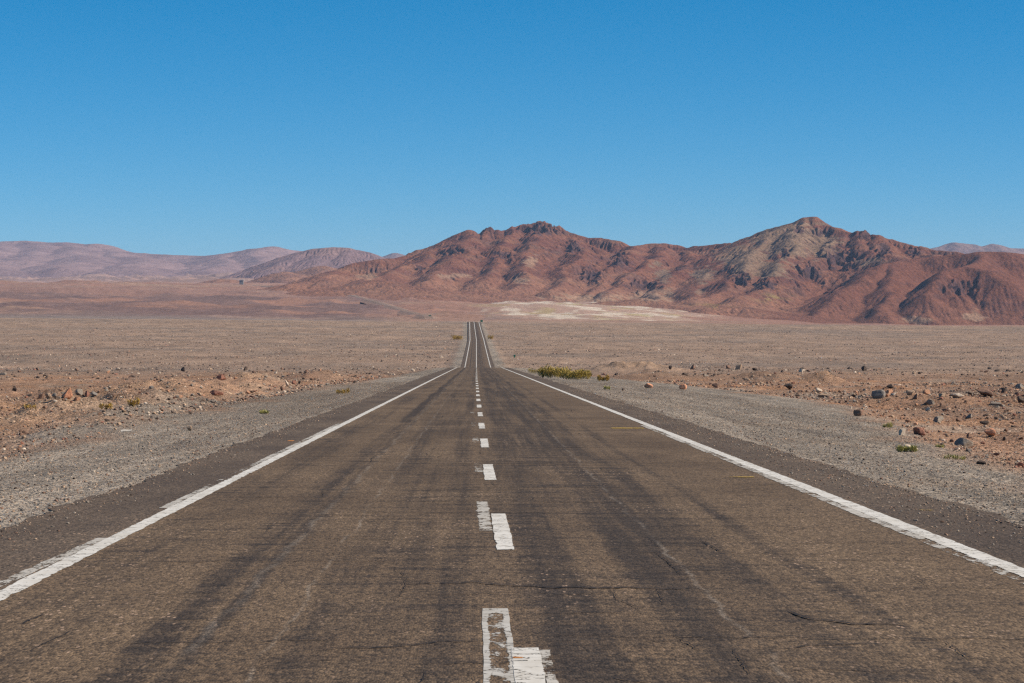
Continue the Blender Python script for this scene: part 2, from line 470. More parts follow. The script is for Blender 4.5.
# ------------------------------------------------------------------ ground sheet
def ground_colour(x, y, s):
    shp = x.shape
    c = np.zeros(shp + (3,))
    plain = np.array([0.300, 0.207, 0.145]); grey = np.array([0.24, 0.178, 0.134])
    soil = np.array([0.35, 0.205, 0.125]); orange = np.array([0.38, 0.19, 0.09]); gravel = np.array([0.262, 0.218, 0.170])
    n1 = fbm(x / 35, y / 60, 4, 61); n2 = fbm(x / 7, y / 12, 4, 62); n3 = fbm(x / 140, y / 90, 4, 63)
    c[:] = plain
    c = mix(c, grey, sstep(-0.15, 0.35, n3 + 0.3 * n1))
    c = mix(c, np.array([0.345, 0.238, 0.165]), sstep(0.0, 0.5, fbm(x / 200, y / 45, 4, 65)) * 0.8)
    near = 1 - sstep(170, 420, y + 60 * n1)
    c = mix(c, soil, near * (0.75 + 0.25 * sstep(-.3, .3, n2)))
    c = mix(c, orange, near * sstep(0.05, 0.45, n2 + 0.4 * n1) * 0.7)
    c = mix(c, np.array([0.27, 0.15, 0.095]), near * sstep(0.15, 0.5, fbm(x / 5, y / 8, 4, 71)) * 0.6)
    c = mix(c, np.array([0.36, 0.29, 0.22]), near * sstep(0.1, 0.5, fbm(x / 9, y / 11, 4, 73)) * 0.6)
    for (ms, my, ra, rl, h) in MOUNDS:
        if h > 0.3: c = mix(c, np.array([0.40, 0.265, 0.17]), np.exp(-((s - ms) / ra) ** 2 - ((y - my) / rl) ** 2) * sstep(-.2, .3, n2 + .5 * n1) * 0.8)
    a = np.where(s < 0, -s, s)
    e = np.where(s < 0, edge_l(y), edge_r(y))
    jag = 1.6 * fbm(x / 2.2, y / 7, 4, 81) + 1.2 * n2
    g = 1 - sstep(-0.7, 0.9, a - e + jag)
    gr = mix(np.broadcast_to(gravel, shp + (3,)), np.array([0.345, 0.285, 0.22]), sstep(-0.1, 0.35, fbm(s / 0.7, y / 26, 3, 83)))
    gr = mix(gr, np.array([0.165, 0.136, 0.11]), sstep(0.1, 0.5, fbm(s / 0.9, y / 14, 3, 85)) * 0.7)
    gr = mix(gr, np.array([0.30, 0.22, 0.15]), sstep(0.15, 0.5, fbm(s / 1.5, y / 6, 3, 87)) * 0.4)
    c = c * (1 - g[..., None]) + gr * g[..., None]
    # gravel spilled on the berms left of the road
    gb = sstep(-0.1, 0.35, fbm(x / 5, y / 14, 4, 91) + 0.2) * np.exp(-((s + 9.8) / 2.0) ** 2) * (1 - sstep(120, 260, y))
    c = mix(c, gravel, gb * 0.9)
    # beyond the crest
    f = sstep(2010, 2120, y)
    u = x / np.maximum(y, 1)
    red = np.array([0.30, 0.160, 0.108]); purp = np.array([0.175, 0.108, 0.090]); tan = np.array([0.33, 0.215, 0.145])
    wx, wy = x / 500, y / 800
    m1 = fbm(x / 300, y / 420, 5, 101); m2 = fbm(x / 90, y / 200, 5, 102); m3 = fbm(x / 700, y / 260, 5, 104)
    fc = np.broadcast_to(red, shp + (3,)).copy()
    fc = mix(fc, tan, sstep(0.0, 0.4, m3 + 0.3 * m2) * 0.75)
    leftm = sstep(-0.035, -0.06, u)
    fc = mix(fc, purp, leftm * sstep(5200, 4700, y + 500 * m1) * sstep(-0.35, 0.0, m1 + 0.35 * m2) * 0.95)
    fc = mix(fc, purp * 1.35, leftm * sstep(6200, 5600, y) * sstep(4600, 5200, y) * 0.35)
    fc = mix(fc, np.array([0.24, 0.195, 0.165]), sstep(3300, 2600, y + 400 * m1) * leftm * 0.8)
    fc = mix(fc, np.array([0.36, 0.26, 0.185]), sstep(3500, 2300, y + 300 * m1) * sstep(-.08, -.03, u) * 0.75)
    fc = mix(fc, np.array([0.22, 0.165, 0.14]), sstep(0.05, 0.3, m2 + 0.4 * m1) * sstep(4200, 3000, y) * sstep(-.05, -.02, u) * 0.6)
    # pale saline flats in the middle
    wm = sstep(-0.035, 0.025, u + 0.012 * m1) * sstep(0.095, 0.05, u + 0.03 * m2) * sstep(2900, 3500, y + 500 * m1) * sstep(6000, 5500, y)
    fc = mix(fc, np.array([0.44, 0.31, 0.23]), sstep(0.1, 0.7, wm) * 0.6)
    fc = mix(fc, np.array([0.58, 0.49, 0.38]), sstep(0.30, 0.62, wm * (0.42 + 1.2 * m2 + 1.2 * fbm(x / 40, y / 170, 5, 111))) * 0.9)
    fc = mix(fc, np.array([0.36, 0.28, 0.12]), wm * sstep(0.18, 0.35, fbm(x / 80, y / 160, 4, 115)) * 0.8)
    if False: fc = mix(fc, np.array([0.10, 0.065, 0.06]), sstep(0.30, 0.42, fbm(x / 60, y / 200, 4, 119)) * sstep(0.06, 0.0, np.abs(u - 0.0)) * sstep(4200, 3000, y) * 0.8)
    pink = np.array([0.37, 0.235, 0.185])
    fc = mix(fc, pink, sstep(6200, 8000, y) * leftm)
    fc = mix(fc, pink * 0.75, sstep(6200, 8000, y) * leftm * sstep(0, .3, fbm(x / 900, y / 1500, 4, 131)))
    return np.clip(c * (1 - f[..., None]) + fc * f[..., None], 0.01, 0.9)

yr = np.concatenate([np.arange(-60, 6, 2.0), np.exp(np.linspace(math.log(6), math.log(45000), 1150))])
ur = np.concatenate([np.linspace(-1.4, -0.27, 60, endpoint=False), np.linspace(-0.27, 0.27, 820), np.linspace(0.27, 1.4, 61)[1:]])
YY, UU = np.meshgrid(yr, ur, indexing='ij')
XX = UU * np.sqrt(YY ** 2 + 25 ** 2)
ZZ = G(XX, YY)
GC = ground_colour(XX, YY, XX - XC(YY))
ground = struct(mesh_np('ground', np.stack([XX, YY, ZZ], -1).reshape(-1, 3), grid_faces(*XX.shape), M_GROUND, GC.reshape(-1, 3), smooth=True))
del GC

# ------------------------------------------------------------------ road
def rows(y0, y1, k=0.006, mn=0.12, mx=6.0):
    r = [y0]
    while r[-1] < y1: r.append(r[-1] + min(mx, max(mn, abs(r[-1]) * k)))
    return np.array(r)
ry = rows(-30, 2030)
def jag_edge(y, seed):
    return 0.10 * perlin(y / 1.1, y * 0 + 3.3, seed) + 0.16 * perlin(y / 6.0, y * 0 + 7.1, seed + 5) + 0.05 * perlin(y / 0.35, y * 0 + 1.7, seed + 9)
le = PAVE_L + jag_edge(ry, 5); re = PAVE_R + jag_edge(ry, 8) + 0.05
ts = np.linspace(0, 1, 21)
SS = le[:, None] * (1 - ts) + re[:, None] * ts
SS = np.concatenate([le[:, None] - 0.01, SS, re[:, None] + 0.01], 1)
YR = np.broadcast_to(ry[:, None], SS.shape)
def road_z(s, y):
    y = np.asarray(y, float); yy = np.maximum(y, 1.0)
    cr = (table(XC(y) / yy, np.full(yy.shape, 2000.0)) - 15.0) * sstep(500, 2000, y)
    return P(y) + cr + 0.012 - 0.012 * np.abs(s - 0.4) / 4.5 + 0.0003 * np.maximum(y - 600, 0)
ZR = road_z(SS, YR).copy(); ZR[:, 0] -= 0.035; ZR[:, -1] -= 0.035
road = struct(mesh_np('road', np.stack([SS + XC(YR), YR, ZR], -1).reshape(-1, 3), grid_faces(*SS.shape), M_ROAD, uv=np.stack([SS, YR], -1).reshape(-1, 2), smooth=False))

def strip(name, y0, y1, s_fn, w, mat, lift=0.004, jitter=0.012, seed=1, wf=None):
    y = rows(y0, y1, 0.006, 0.10, 6); y = y[y < y1]; y = np.append(y, y1)
    s0 = s_fn(y); ww = w if wf is None else wf(y)
    L = s0 - ww / 2 + jitter * perlin(y / 0.5, y * 0 + .3, seed); R = s0 + ww / 2 + jitter * perlin(y / 0.4, y * 0 + .7, seed + 3)
    S2 = np.stack([L, (L + R) / 2, R], 1); Y2 = np.broadcast_to(y[:, None], S2.shape)
    U = np.broadcast_to(np.array([0, .5, 1.0]), S2.shape)
    o = mesh_np(name, np.stack([S2 + XC(Y2), Y2, road_z(S2, Y2) + lift + 0.00004 * np.maximum(Y2, 0)], -1).reshape(-1, 3), grid_faces(*S2.shape), mat, uv=np.stack([U, Y2], -1).reshape(-1, 2))
    return struct(o)

WHITE = (0.74, 0.72, 0.66)
M_NEW = mat_paint('white_paint', WHITE, 0.19)
M_MID = mat_paint('worn_white_paint', WHITE, 0.30)
M_OLD = mat_paint('old_white_paint', (0.56, 0.53, 0.47), 0.54)
M_OLD2 = mat_paint('faded_dash_paint', (0.54, 0.51, 0.45), 0.66)
M_HOL = mat_paint('hollow_white_paint', (0.56, 0.54, 0.49), 0.50, hollow=True)
M_YEL = mat_paint('yellow_paint', (0.46, 0.31, 0.06), 0.60)
M_ORA = mat_paint('orange_paint', (0.75, 0.30, 0.06), 0.35)
strip('edge_line', -20, 440, lambda y: np.full_like(y, -3.17), 0.155, M_NEW, seed=2)
strip('edge_line', -20, 440, lambda y: np.full_like(y, 4.03), 0.18, M_NEW, seed=5)
strip('old_edge_line', 6, 22.5, lambda y: np.interp(y, [6, 17, 22.5], [-3.37, -3.345, -3.28]), 0.13, M_OLD, 0.003, seed=7)
strip('old_edge_line', 27, 62, lambda y: np.full_like(y, -3.30), 0.11, M_OLD, 0.003, seed=9)
strip('old_edge_line', 6, 60, lambda y: np.full_like(y, 3.885), 0.13, M_OLD, 0.003, seed=11)
wfar = lambda y: np.interp(y, [600, 1300, 2000], [0.22, 0.34, 0.45])
strip('edge_line', 640, 2029, lambda y: np.full_like(y, -3.2), 0.3, M_NEW, 0.01, seed=13, wf=wfar)
strip('edge_line', 640, 2029, lambda y: np.full_like(y, 4.0), 0.3, M_NEW, 0.01, seed=15, wf=wfar)
strip('centre_line', 640, 2029, lambda y: np.interp(y, [600, 2000], [0.0, 0.25]), 0.22, M_NEW, 0.01, seed=17, wf=lambda y: wfar(y) * 0.9)
cs = lambda y: np.interp(y, [9, 14, 23, 35, 47, 60, 100, 200, 440], [.262, .262, .232, .173, .147, .117, .06, 0.0, 0.0])
for k in range(36):
    y1 = 13.9 + 11.95 * k
    strip('centre_dash', max(y1 - 4.85, 4), y1, cs, 0.15, M_MID if k in (3, 4, 5) else M_NEW, 0.004, 0.008, seed=30 + k)
    if k in (0,):
        strip('old_centre_dash', 9, 16.1, lambda y: np.full_like(y, .118), 0.165, M_HOL, 0.002, 0.006, seed=77)
    elif k < 6:
        strip('old_centre_dash', y1 - 2.5, y1 + 2.2 if k == 1 else y1 + .6, lambda y: np.full_like(y, .112) - 0.004 * (y - 16), 0.15, M_OLD2, 0.002, 0.01, seed=80 + k)
strip('old_centre_dash', 9.5, 13.8, lambda y: np.full_like(y, .365), 0.07, M_OLD, 0.003, 0.006, seed=97)

def px_road(px, py):
    y = 4070.4 / (py - 357.7); return (px - 476.5) / (py - 357.7) * 1.59, y
def cross_mark(name, px0, px1, py, depth, mat):
    s0, y = px_road(px0, py); s1, _ = px_road(px1, py)
    t = np.linspace(s0, s1, 12); yv = np.array([y, y + depth])
    S2 = np.broadcast_to(t, (2, 12)); Y2 = np.broadcast_to(yv[:, None], (2, 12))
    U = np.broadcast_to(np.array([[0.3], [0.7]]), (2, 12))
    struct(mesh_np(name, np.stack([S2 + XC(Y2), Y2, road_z(S2, Y2) + 0.0065], -1).reshape(-1, 3), grid_faces(2, 12), mat, uv=np.stack([U, S2], -1).reshape(-1, 2)))
cross_mark('yellow_survey_mark', 612, 645, 429, 0.9, M_YEL)
cross_mark('yellow_survey_mark', 730, 755, 478, 0.25, M_YEL)
cross_mark('yellow_survey_mark', 728, 738, 469.5, 0.2, M_YEL)
cross_mark('yellow_survey_mark', 921, 934, 511, 0.14, M_YEL)
cross_mark('orange_survey_mark', 513, 523, 661.5, 0.06, M_ORA)
cross_mark('orange_survey_mark', 287, 293, 441.5, 0.45, M_ORA)

# cracks: open joints across the lanes
def crack_mesh():
    V = []; Fq = []
    R = random.Random(5)
    def poly(pts, w):
        pts = [np.array(p, float) for p in pts]
        fine = []
        for a, b in zip(pts[:-1], pts[1:]):
            n = max(2, int(np.linalg.norm(b - a) / 0.05))
            for i in range(n): fine.append(a + (b - a) * i / n)
        fine.append(pts[-1])
        off = 0; L = []
        for i, p in enumerate(fine):
            off = off * 0.93 + R.gauss(0, 0.03)
            q = p + np.array([R.gauss(0, .006), off])
            L.append(q)
        k0 = len(V); n = len(L)
        for i, q in enumerate(L):
            t_ = L[min(i + 1, n - 1)] - L[max(i - 1, 0)]; lon = abs(t_[1]) / (np.linalg.norm(t_) + 1e-9)
            ww = 1.7 * w * (1 - 0.62 * lon) * (0.35 + 1.1 * R.random()) * math.sin(math.pi * min(1, (i + .6) / n * 1.0)) ** 0.4 if n > 1 else w
            t = L[min(i + 1, n - 1)] - L[max(i - 1, 0)]; t = t / (np.linalg.norm(t) + 1e-9)
            nn = np.array([-t[1], t[0]])
            for sg in (-1, 1):
                r = q + nn * sg * ww / 2
                V.append((r[0] + float(XC(r[1])), r[1], float(road_z(r[0], r[1])) + 0.0078))
        for i in range(n - 1):
            a = k0 + i * 2; Fq.append((a, a + 1, a + 3, a + 2))
    P_ = lambda *pp: [px_road(*p) for p in pp]
    poly(P_((300, 653), (380, 650), (440, 646), (492, 643)), 0.019)
    poly(P_((408, 586), (470, 586), (540, 589), (640, 591), (700, 590)), 0.032)
    poly(P_((790, 613), (805, 619), (850, 624), (905, 626)), 0.035)
    poly(P_((939, 641), (967, 659), (1005, 662)), 0.013)
    poly(P_((20, 626), (45, 615)), 0.016)
    poly(P_((30, 652), (72, 632)), 0.012)
    poly(P_((655, 553), (672, 567), (683, 579)), 0.016)
    poly(P_((675, 637), (700, 653)), 0.013)
    poly(P_((395, 570), (408, 580), (400, 600)), 0.008)
    poly(P_((700, 541), (718, 552), (750, 554), (772, 553)), 0.02)
    poly(P_((610, 590), (618, 602), (640, 612)), 0.010)
    poly(P_((100, 628), (180, 621), (280, 620)), 0.010)
    for i in range(300):
        y = 9 + 110 * R.random() ** 1.7
        s0 = R.uniform(-3.0, 3.7); ln = R.uniform(0.15, 1.6) * (1 + y / 60)
        w = R.uniform(0.004, 0.010) * (1 + y / 45)
        if R.random() < 0.22:
            poly([(s0, y), (s0 + R.uniform(-.1, .1), y + ln * .7)], w)
        else:
            poly([(s0, y), (min(s0 + ln, 3.9), y + R.uniform(-.25, .25))], w * 1.2)
    return np.array(V), np.array(Fq)
cv, cf = crack_mesh()
struct(mesh_np('road_cracks', cv, cf, mat_flat('crack_bitumen', (0.022, 0.017, 0.015), 0.95)))

# the road again, climbing the far rise on the left
def far_road():
    pp = [(434, 320.6), (427, 318.2), (418, 314.5), (408, 311), (398, 308.5), (388, 306.3), (378, 304.3), (366, 301), (352, 295.5), (340, 292.5), (322, 290.6), (300, 289), (280, 287.6), (262, 286.2), (250, 285.4)]
    P3 = [hit(a, b, 2500, 7500) for a, b in pp]
    x = np.array([p[0] for p in P3]); y = np.array([p[1] for p in P3])
    y = np.maximum.accumulate(y + np.arange(len(y)) * 3.0)
    t = np.linspace(0, 1, 220); tt = np.linspace(0, 1, len(x))
    xs = np.interp(t, tt, x); ys = np.interp(t, tt, y)
    k = np.ones(41) / 41
    xs = np.convolve(np.pad(xs, 20, mode='edge'), k, 'valid'); ys = np.convolve(np.pad(ys, 20, mode='edge'), k, 'valid')
    dx = np.gradient(xs); dy = np.gradient(ys); l = np.hypot(dx, dy); nx, ny = -dy / l, dx / l
    W = np.array([-20, -5, 5, 20.0])
    X = xs[:, None] + nx[:, None] * W; Y = ys[:, None] + ny[:, None] * W
    zc = G(xs, ys); zc = np.maximum(zc, np.maximum(G(X[:, 0], Y[:, 0]), G(X[:, 3], Y[:, 3]))) + 1.9
    zc = np.convolve(np.pad(zc, 20, mode='edge'), k, 'valid')
    tp = 9 * (1 - sstep(0, 14, np.arange(len(zc)))); zc = zc - tp
    Z = np.stack([zc - 3.5, zc, zc, zc - 3.5], 1)
    cols = np.zeros(X.shape + (3,)); cols[:] = (0.33, 0.195, 0.135); cols[:, 1:3] = (0.245, 0.168, 0.125)
    struct(mesh_np('distant_road', np.stack([X, Y, Z], -1).reshape(-1, 3), grid_faces(*X.shape), M_GROUND, cols.reshape(-1, 3)))
far_road()

# ------------------------------------------------------------------ mountains
def sweep(x, y, ridges, conc=900.0, rnd=18.0):
    """height under a network of ridge lines: the highest of all slopes that fall away from them"""
    Z = np.full(x.shape, -1e4); near = np.full(x.shape, 1e9)
    for rd in ridges:
        pts, sl = rd
        for a, b in zip(pts[:-1], pts[1:]):
            ax, ay, az = a; bx, by, bz = b
            dx, dy = bx - ax, by - ay; L2 = dx * dx + dy * dy + 1e-9
            t = np.clip(((x - ax) * dx + (y - ay) * dy) / L2, 0, 1)
            d = np.hypot(x - (ax + t * dx), y - (ay + t * dy)); d = np.sqrt(d * d + rnd * rnd) - rnd
            cc = 1500.0 if (conc == 680 and ay < 5560 and ax > 550) else conc
            z = az + t * (bz - az) - sl * cc * (1 - np.exp(-d / cc))
            Z = np.maximum(Z, z); near = np.minimum(near, d)
    return Z, near

def R3(lst, slope=0.42):
    return ([tuple(at(*p)) for p in lst], slope * 1.22)

def erode(Z, cell, n_drops=60000, steps=70, seed=3, k_e=0.30, k_d=0.25, cap=5.0, mask=None):
    """water running down the slopes, cutting gullies (all drops at once, in batches)"""
    r = np.random.default_rng(seed); H, W = Z.shape; Z = Z.copy()
    batch = 12000
    for b in range(max(1, n_drops // batch)):
        px = r.uniform(2, W - 3, batch); py = r.uniform(2, H - 3, batch)
        vx = np.zeros(batch); vy = np.zeros(batch); sed = np.zeros(batch); wat = np.ones(batch); sp = np.ones(batch)
        alive = np.ones(batch, bool)
        for st in range(steps):
            i = py.astype(int); j = px.astype(int); fy = py - i; fx = px - j
            z00 = Z[i, j]; z01 = Z[i, j + 1]; z10 = Z[i + 1, j]; z11 = Z[i + 1, j + 1]
            gx = (z01 - z00) * (1 - fy) + (z11 - z10) * fy; gy = (z10 - z00) * (1 - fx) + (z11 - z01) * fx
            h = z00 * (1 - fx) * (1 - fy) + z01 * fx * (1 - fy) + z10 * (1 - fx) * fy + z11 * fx * fy
            vx = vx * 0.35 - gx * 0.65; vy = vy * 0.35 - gy * 0.65
            l = np.hypot(vx, vy) + 1e-9; vx /= l; vy /= l
            nx = np.clip(px + vx, 1, W - 3); ny = np.clip(py + vy, 1, H - 3)
            i2 = ny.astype(int); j2 = nx.astype(int); fy2 = ny - i2; fx2 = nx - j2
            h2 = Z[i2, j2] * (1 - fx2) * (1 - fy2) + Z[i2, j2 + 1] * fx2 * (1 - fy2) + Z[i2 + 1, j2] * (1 - fx2) * fy2 + Z[i2 + 1, j2 + 1] * fx2 * fy2
            dh = h2 - h
            c = np.maximum(-dh, 0.02) * sp * wat * cap
            dep = np.where(dh > 0, np.minimum(dh, sed), np.where(sed > c, (sed - c) * k_d, -np.minimum((c - sed) * k_e, -dh * 0.5)))
            dep = np.where(alive, dep, 0)
            sed -= dep
            for (a, bb, w) in ((i, j, (1 - fx) * (1 - fy)), (i, j + 1, fx * (1 - fy)), (i + 1, j, (1 - fx) * fy), (i + 1, j + 1, fx * fy)):
                np.add.at(Z, (a, bb), dep * w)
            sp = np.sqrt(np.clip(sp * sp - dh * 0.3, 0.05, 9)); wat *= 0.985
            px, py = nx, ny
    return Z

def heightfield(name, x0, x1, y0, y1, nx, ny, ridges, colour, mat, warp=(180, 60), rough=(170, 26), sink=6, drops=0, conc=900.0, step2=(45, 7), eck=0.3, rnd=18.0, crags=None):
    X, Y = np.meshgrid(np.linspace(x0, x1, nx), np.linspace(y0, y1, ny))
    w1, wa = warp
    wx = fbm(X / w1, Y / w1, 4, 201) * wa; wy = fbm(X / w1 + 40, Y / w1, 4, 207) * wa
    Z, nr = sweep(X + wx, Y + wy, ridges, conc=conc, rnd=rnd)
    g = G(X, Y)
    rel = np.clip((Z - g) / 60, 0, 1)
    fade = 0.25 + 0.75 * sstep(0, rough[0] * 0.5, nr)
    soft = 1.0
    if crags: soft = 1 - 0.62 * sstep(5750, 5450, Y) * sstep(640, 760, X + (Y - 5400) * -0.3)
    fade = fade * soft
    Z = Z + (ridged(X / rough[0], Y / rough[0], 5, 211) - 0.55) * rough[1] * rel * fade
    Z = Z + fbm(X / step2[0], Y / step2[0], 4, 221) * step2[1] * rel * fade
    if crags:
        dk = np.zeros(X.shape)
        for b in crags: dk = np.maximum(dk, blob(X, Z, Y, *b))
        Z = Z + dk * ((ridged(X / 48, Y / 75, 4, 261) - 0.5) * 34 + (ridged(X / 15, Y / 26, 3, 263) - 0.5) * 12)
    if crags:
        for (bpx, bd, br, bh) in ((487.5, 6790, 15, 8.5), (469, 6740, 22, 5), (479.5, 6760, 7, -7), (494.5, 6800, 7, -5), (541, 6860, 30, 5), (857, 6120, 10, 5), (800, 6300, 14, 2), (813, 6280, 16, 2.5)):
            Z = Z + bh * np.exp(-((X - (bpx - 512) * bd / F) / br) ** 2 - ((Y - bd) / 90) ** 2)
    foot = np.maximum(Z, g - sink)
    if drops: 
        E = erode(foot, (x1 - x0) / nx, drops, k_e=eck)
        dlt = E - foot
        E = foot + np.clip(dlt, -16, 5) * soft
        # light smoothing
        E[1:-1, 1:-1] = E[1:-1, 1:-1] * 0.8 + 0.05 * (E[:-2, 1:-1] + E[2:, 1:-1] + E[1:-1, :-2] + E[1:-1, 2:])
        foot = E
    # border always under the ground
    bx = np.minimum(np.minimum(X - x0, x1 - X) / (0.03 * (x1 - x0)), np.minimum(Y - y0, y1 - Y) / (0.03 * (y1 - y0)))
    foot = np.where(bx < 1, np.minimum(foot, g - sink + bx * 40), foot)
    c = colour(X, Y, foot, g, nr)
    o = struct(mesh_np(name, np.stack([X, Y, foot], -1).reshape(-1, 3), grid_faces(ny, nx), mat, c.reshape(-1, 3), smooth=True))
    return o

def blob(X, Z, Y, px, py, rx, ry):
    """soft patch centred on a place of the mountain face (sizes in units of 1/2560 of the distance)"""
    qx = X / Y * F + 512 - px; qy = HOR - Z / Y * F - py
    return np.exp(-((qx / rx) ** 2 + (qy / ry) ** 2))

SKY = [(318, 282, 6350), (331, 275.5, 6400), (345, 268.5, 6450), (356, 263, 6480), (376, 260, 6500), (406, 256.5, 6600), (428.5, 250.5, 6650), (441, 246, 6700),
       (456, 237.5, 6720), (468.5, 231, 6740), (476, 232.5, 6760), (481, 234.5, 6770), (485, 229.5, 6790), (488.5, 228, 6790), (492, 229, 6790), (495, 231, 6800), (503, 230, 6820),
       (512, 227, 6840), (524.5, 223, 6860), (544, 223, 6860), (557, 226, 6850), (569.5, 234, 6820), (584, 238, 6800), (597, 238, 6780), (619.5, 240.5, 6740), (632, 245, 6720),
       (647, 243.5, 6800), (667, 242.5, 6820), (682, 245, 6800), (691, 247.5, 6780), (707, 245, 6720), (727, 243.5, 6680), (740, 243, 6600), (752, 237, 6520), (768, 230.5, 6440),
       (780, 225.5, 6380), (800, 218, 6300), (813, 218, 6280), (825, 222.5, 6260), (840, 228.7, 6200), (850, 232.5, 6150), (860, 231, 6120), (878, 235, 6080), (898, 241, 6040),
       (918, 246, 6000), (933, 249.5, 5960), (953, 251.5, 5900), (985, 262, 5850)]
RIDGES = [R3(SKY, 0.42),
    R3([(345, 269, 6450), (320, 279, 6000), (290, 285, 5700)], .25),
    R3([(441, 246, 6700), (415, 262, 6250), (380, 276, 5900), (350, 285, 5650)], .34),
    R3([(470, 232, 6740), (462, 250, 6350), (440, 268, 6000), (420, 284, 5700)], .40),
    R3([(512, 228, 6840), (500, 246, 6400), (498, 262, 6150), (480, 281, 5800)], .42),
    R3([(544, 223, 6860), (540, 240, 6450), (525, 255, 6200), (528, 272, 5900), (515, 290, 5600)], .42),
    R3([(575, 236, 6800), (578, 250, 6350), (568, 268, 6000), (556, 290, 5600)], .45),
    R3([(632, 245, 6720), (624, 256, 6300), (604, 275, 5950), (592, 293, 5650)], .45),
    R3([(667, 243, 6820), (655, 256, 6350), (640, 270, 6050), (618, 285, 5750), (605, 297, 5500)], .45),
    R3([(691, 248, 6780), (690, 262, 6250), (672, 276, 5950), (660, 293, 5600), (648, 302, 5350)], .45),
    R3([(740, 243, 6600), (722, 258, 6200), (703, 275, 5850), (688, 297, 5400)], .42),
    R3([(780, 226, 6380), (768, 240, 6150), (752, 256, 5900), (735, 275, 5600), (712, 295, 5300), (690, 308, 5100)], .44),
    R3([(806, 218, 6290), (800, 235, 6080), (788, 252, 5850), (775, 270, 5600), (765, 285, 5400), (740, 300, 5150)], .46),
    R3([(845, 231, 6180), (832, 244, 6000), (818, 254, 5850), (806, 262, 5750)], .50),
    R3([(850, 233, 6150), (868, 247, 5900), (884, 257, 5700), (897, 260, 5560)], .46),
    R3([(878, 235, 6080), (885, 247, 5850), (897, 260, 5560)], .5),
    R3([(918, 246, 6000), (925, 253, 5850), (935, 256, 5700)], .5),
    # front hills on the right
    R3([(1130, 262, 5700), (1060, 258, 5600), (1024, 254.5, 5500), (1003, 251, 5480), (985.5, 251, 5480), (968, 253.7, 5500), (940, 256, 5520), (918, 257, 5540), (897, 260, 5520),
        (880, 267, 5400), (862, 279, 5260), (840, 293, 5150), (818, 308, 5050), (800, 321, 4960)], .44),
    R3([(985, 252, 5480), (980, 262, 5300), (968, 266.5, 5180), (955, 269, 5150), (943, 279, 5080), (935, 292, 5020), (930, 312, 4940)], .5),
    R3([(968, 266.5, 5180), (988, 270, 5140), (1002, 280, 5080), (1014, 292, 5040), (1035, 309, 4960)], .5),
    R3([(897, 260, 5520), (893, 275, 5300), (888, 292, 5120), (880, 315, 4930)], .42),
    R3([(1060, 258, 5600), (1050, 280, 5250), (1060, 305, 5000)], .45),
    R3([(352, 285, 5500), (380, 279.5, 5450), (415, 286, 5400)], .16), R3([(300, 285, 5900), (322, 279, 5900), (345, 284, 5850)], .16),
    R3([(688, 314, 5000), (738, 306.5, 5020), (790, 314, 4980)], .15), R3([(585, 304, 5150), (640, 297.5, 5200), (690, 305, 5150)], .15), R3([(440, 294, 5500), (480, 287, 5500), (530, 295, 5500)], .16),
    R3([(740, 300, 5150), (700, 308, 4950)], .25), 
    R3([(800, 308, 5200), (770, 305, 5250)], .2),
]

CRAGS = [(540, 229, 22, 5), (572, 247, 10, 6), (488, 230, 5, 4), (455, 251, 12, 3), (822, 233, 8, 4), (838, 258, 20, 12), (812, 272, 10, 10), (742, 280, 9, 7), (768, 284, 8, 6),
              (884, 250, 7, 8), (865, 236, 6, 5), (590, 275, 14, 8), (420, 268, 6, 4), (960, 288, 18, 8), (785, 253, 5, 4), (800, 230, 6, 3), (505, 255, 8, 5), (640, 285, 14, 6), (700, 240, 10, 3), (620, 262, 8, 8), (915, 252, 10, 4)]

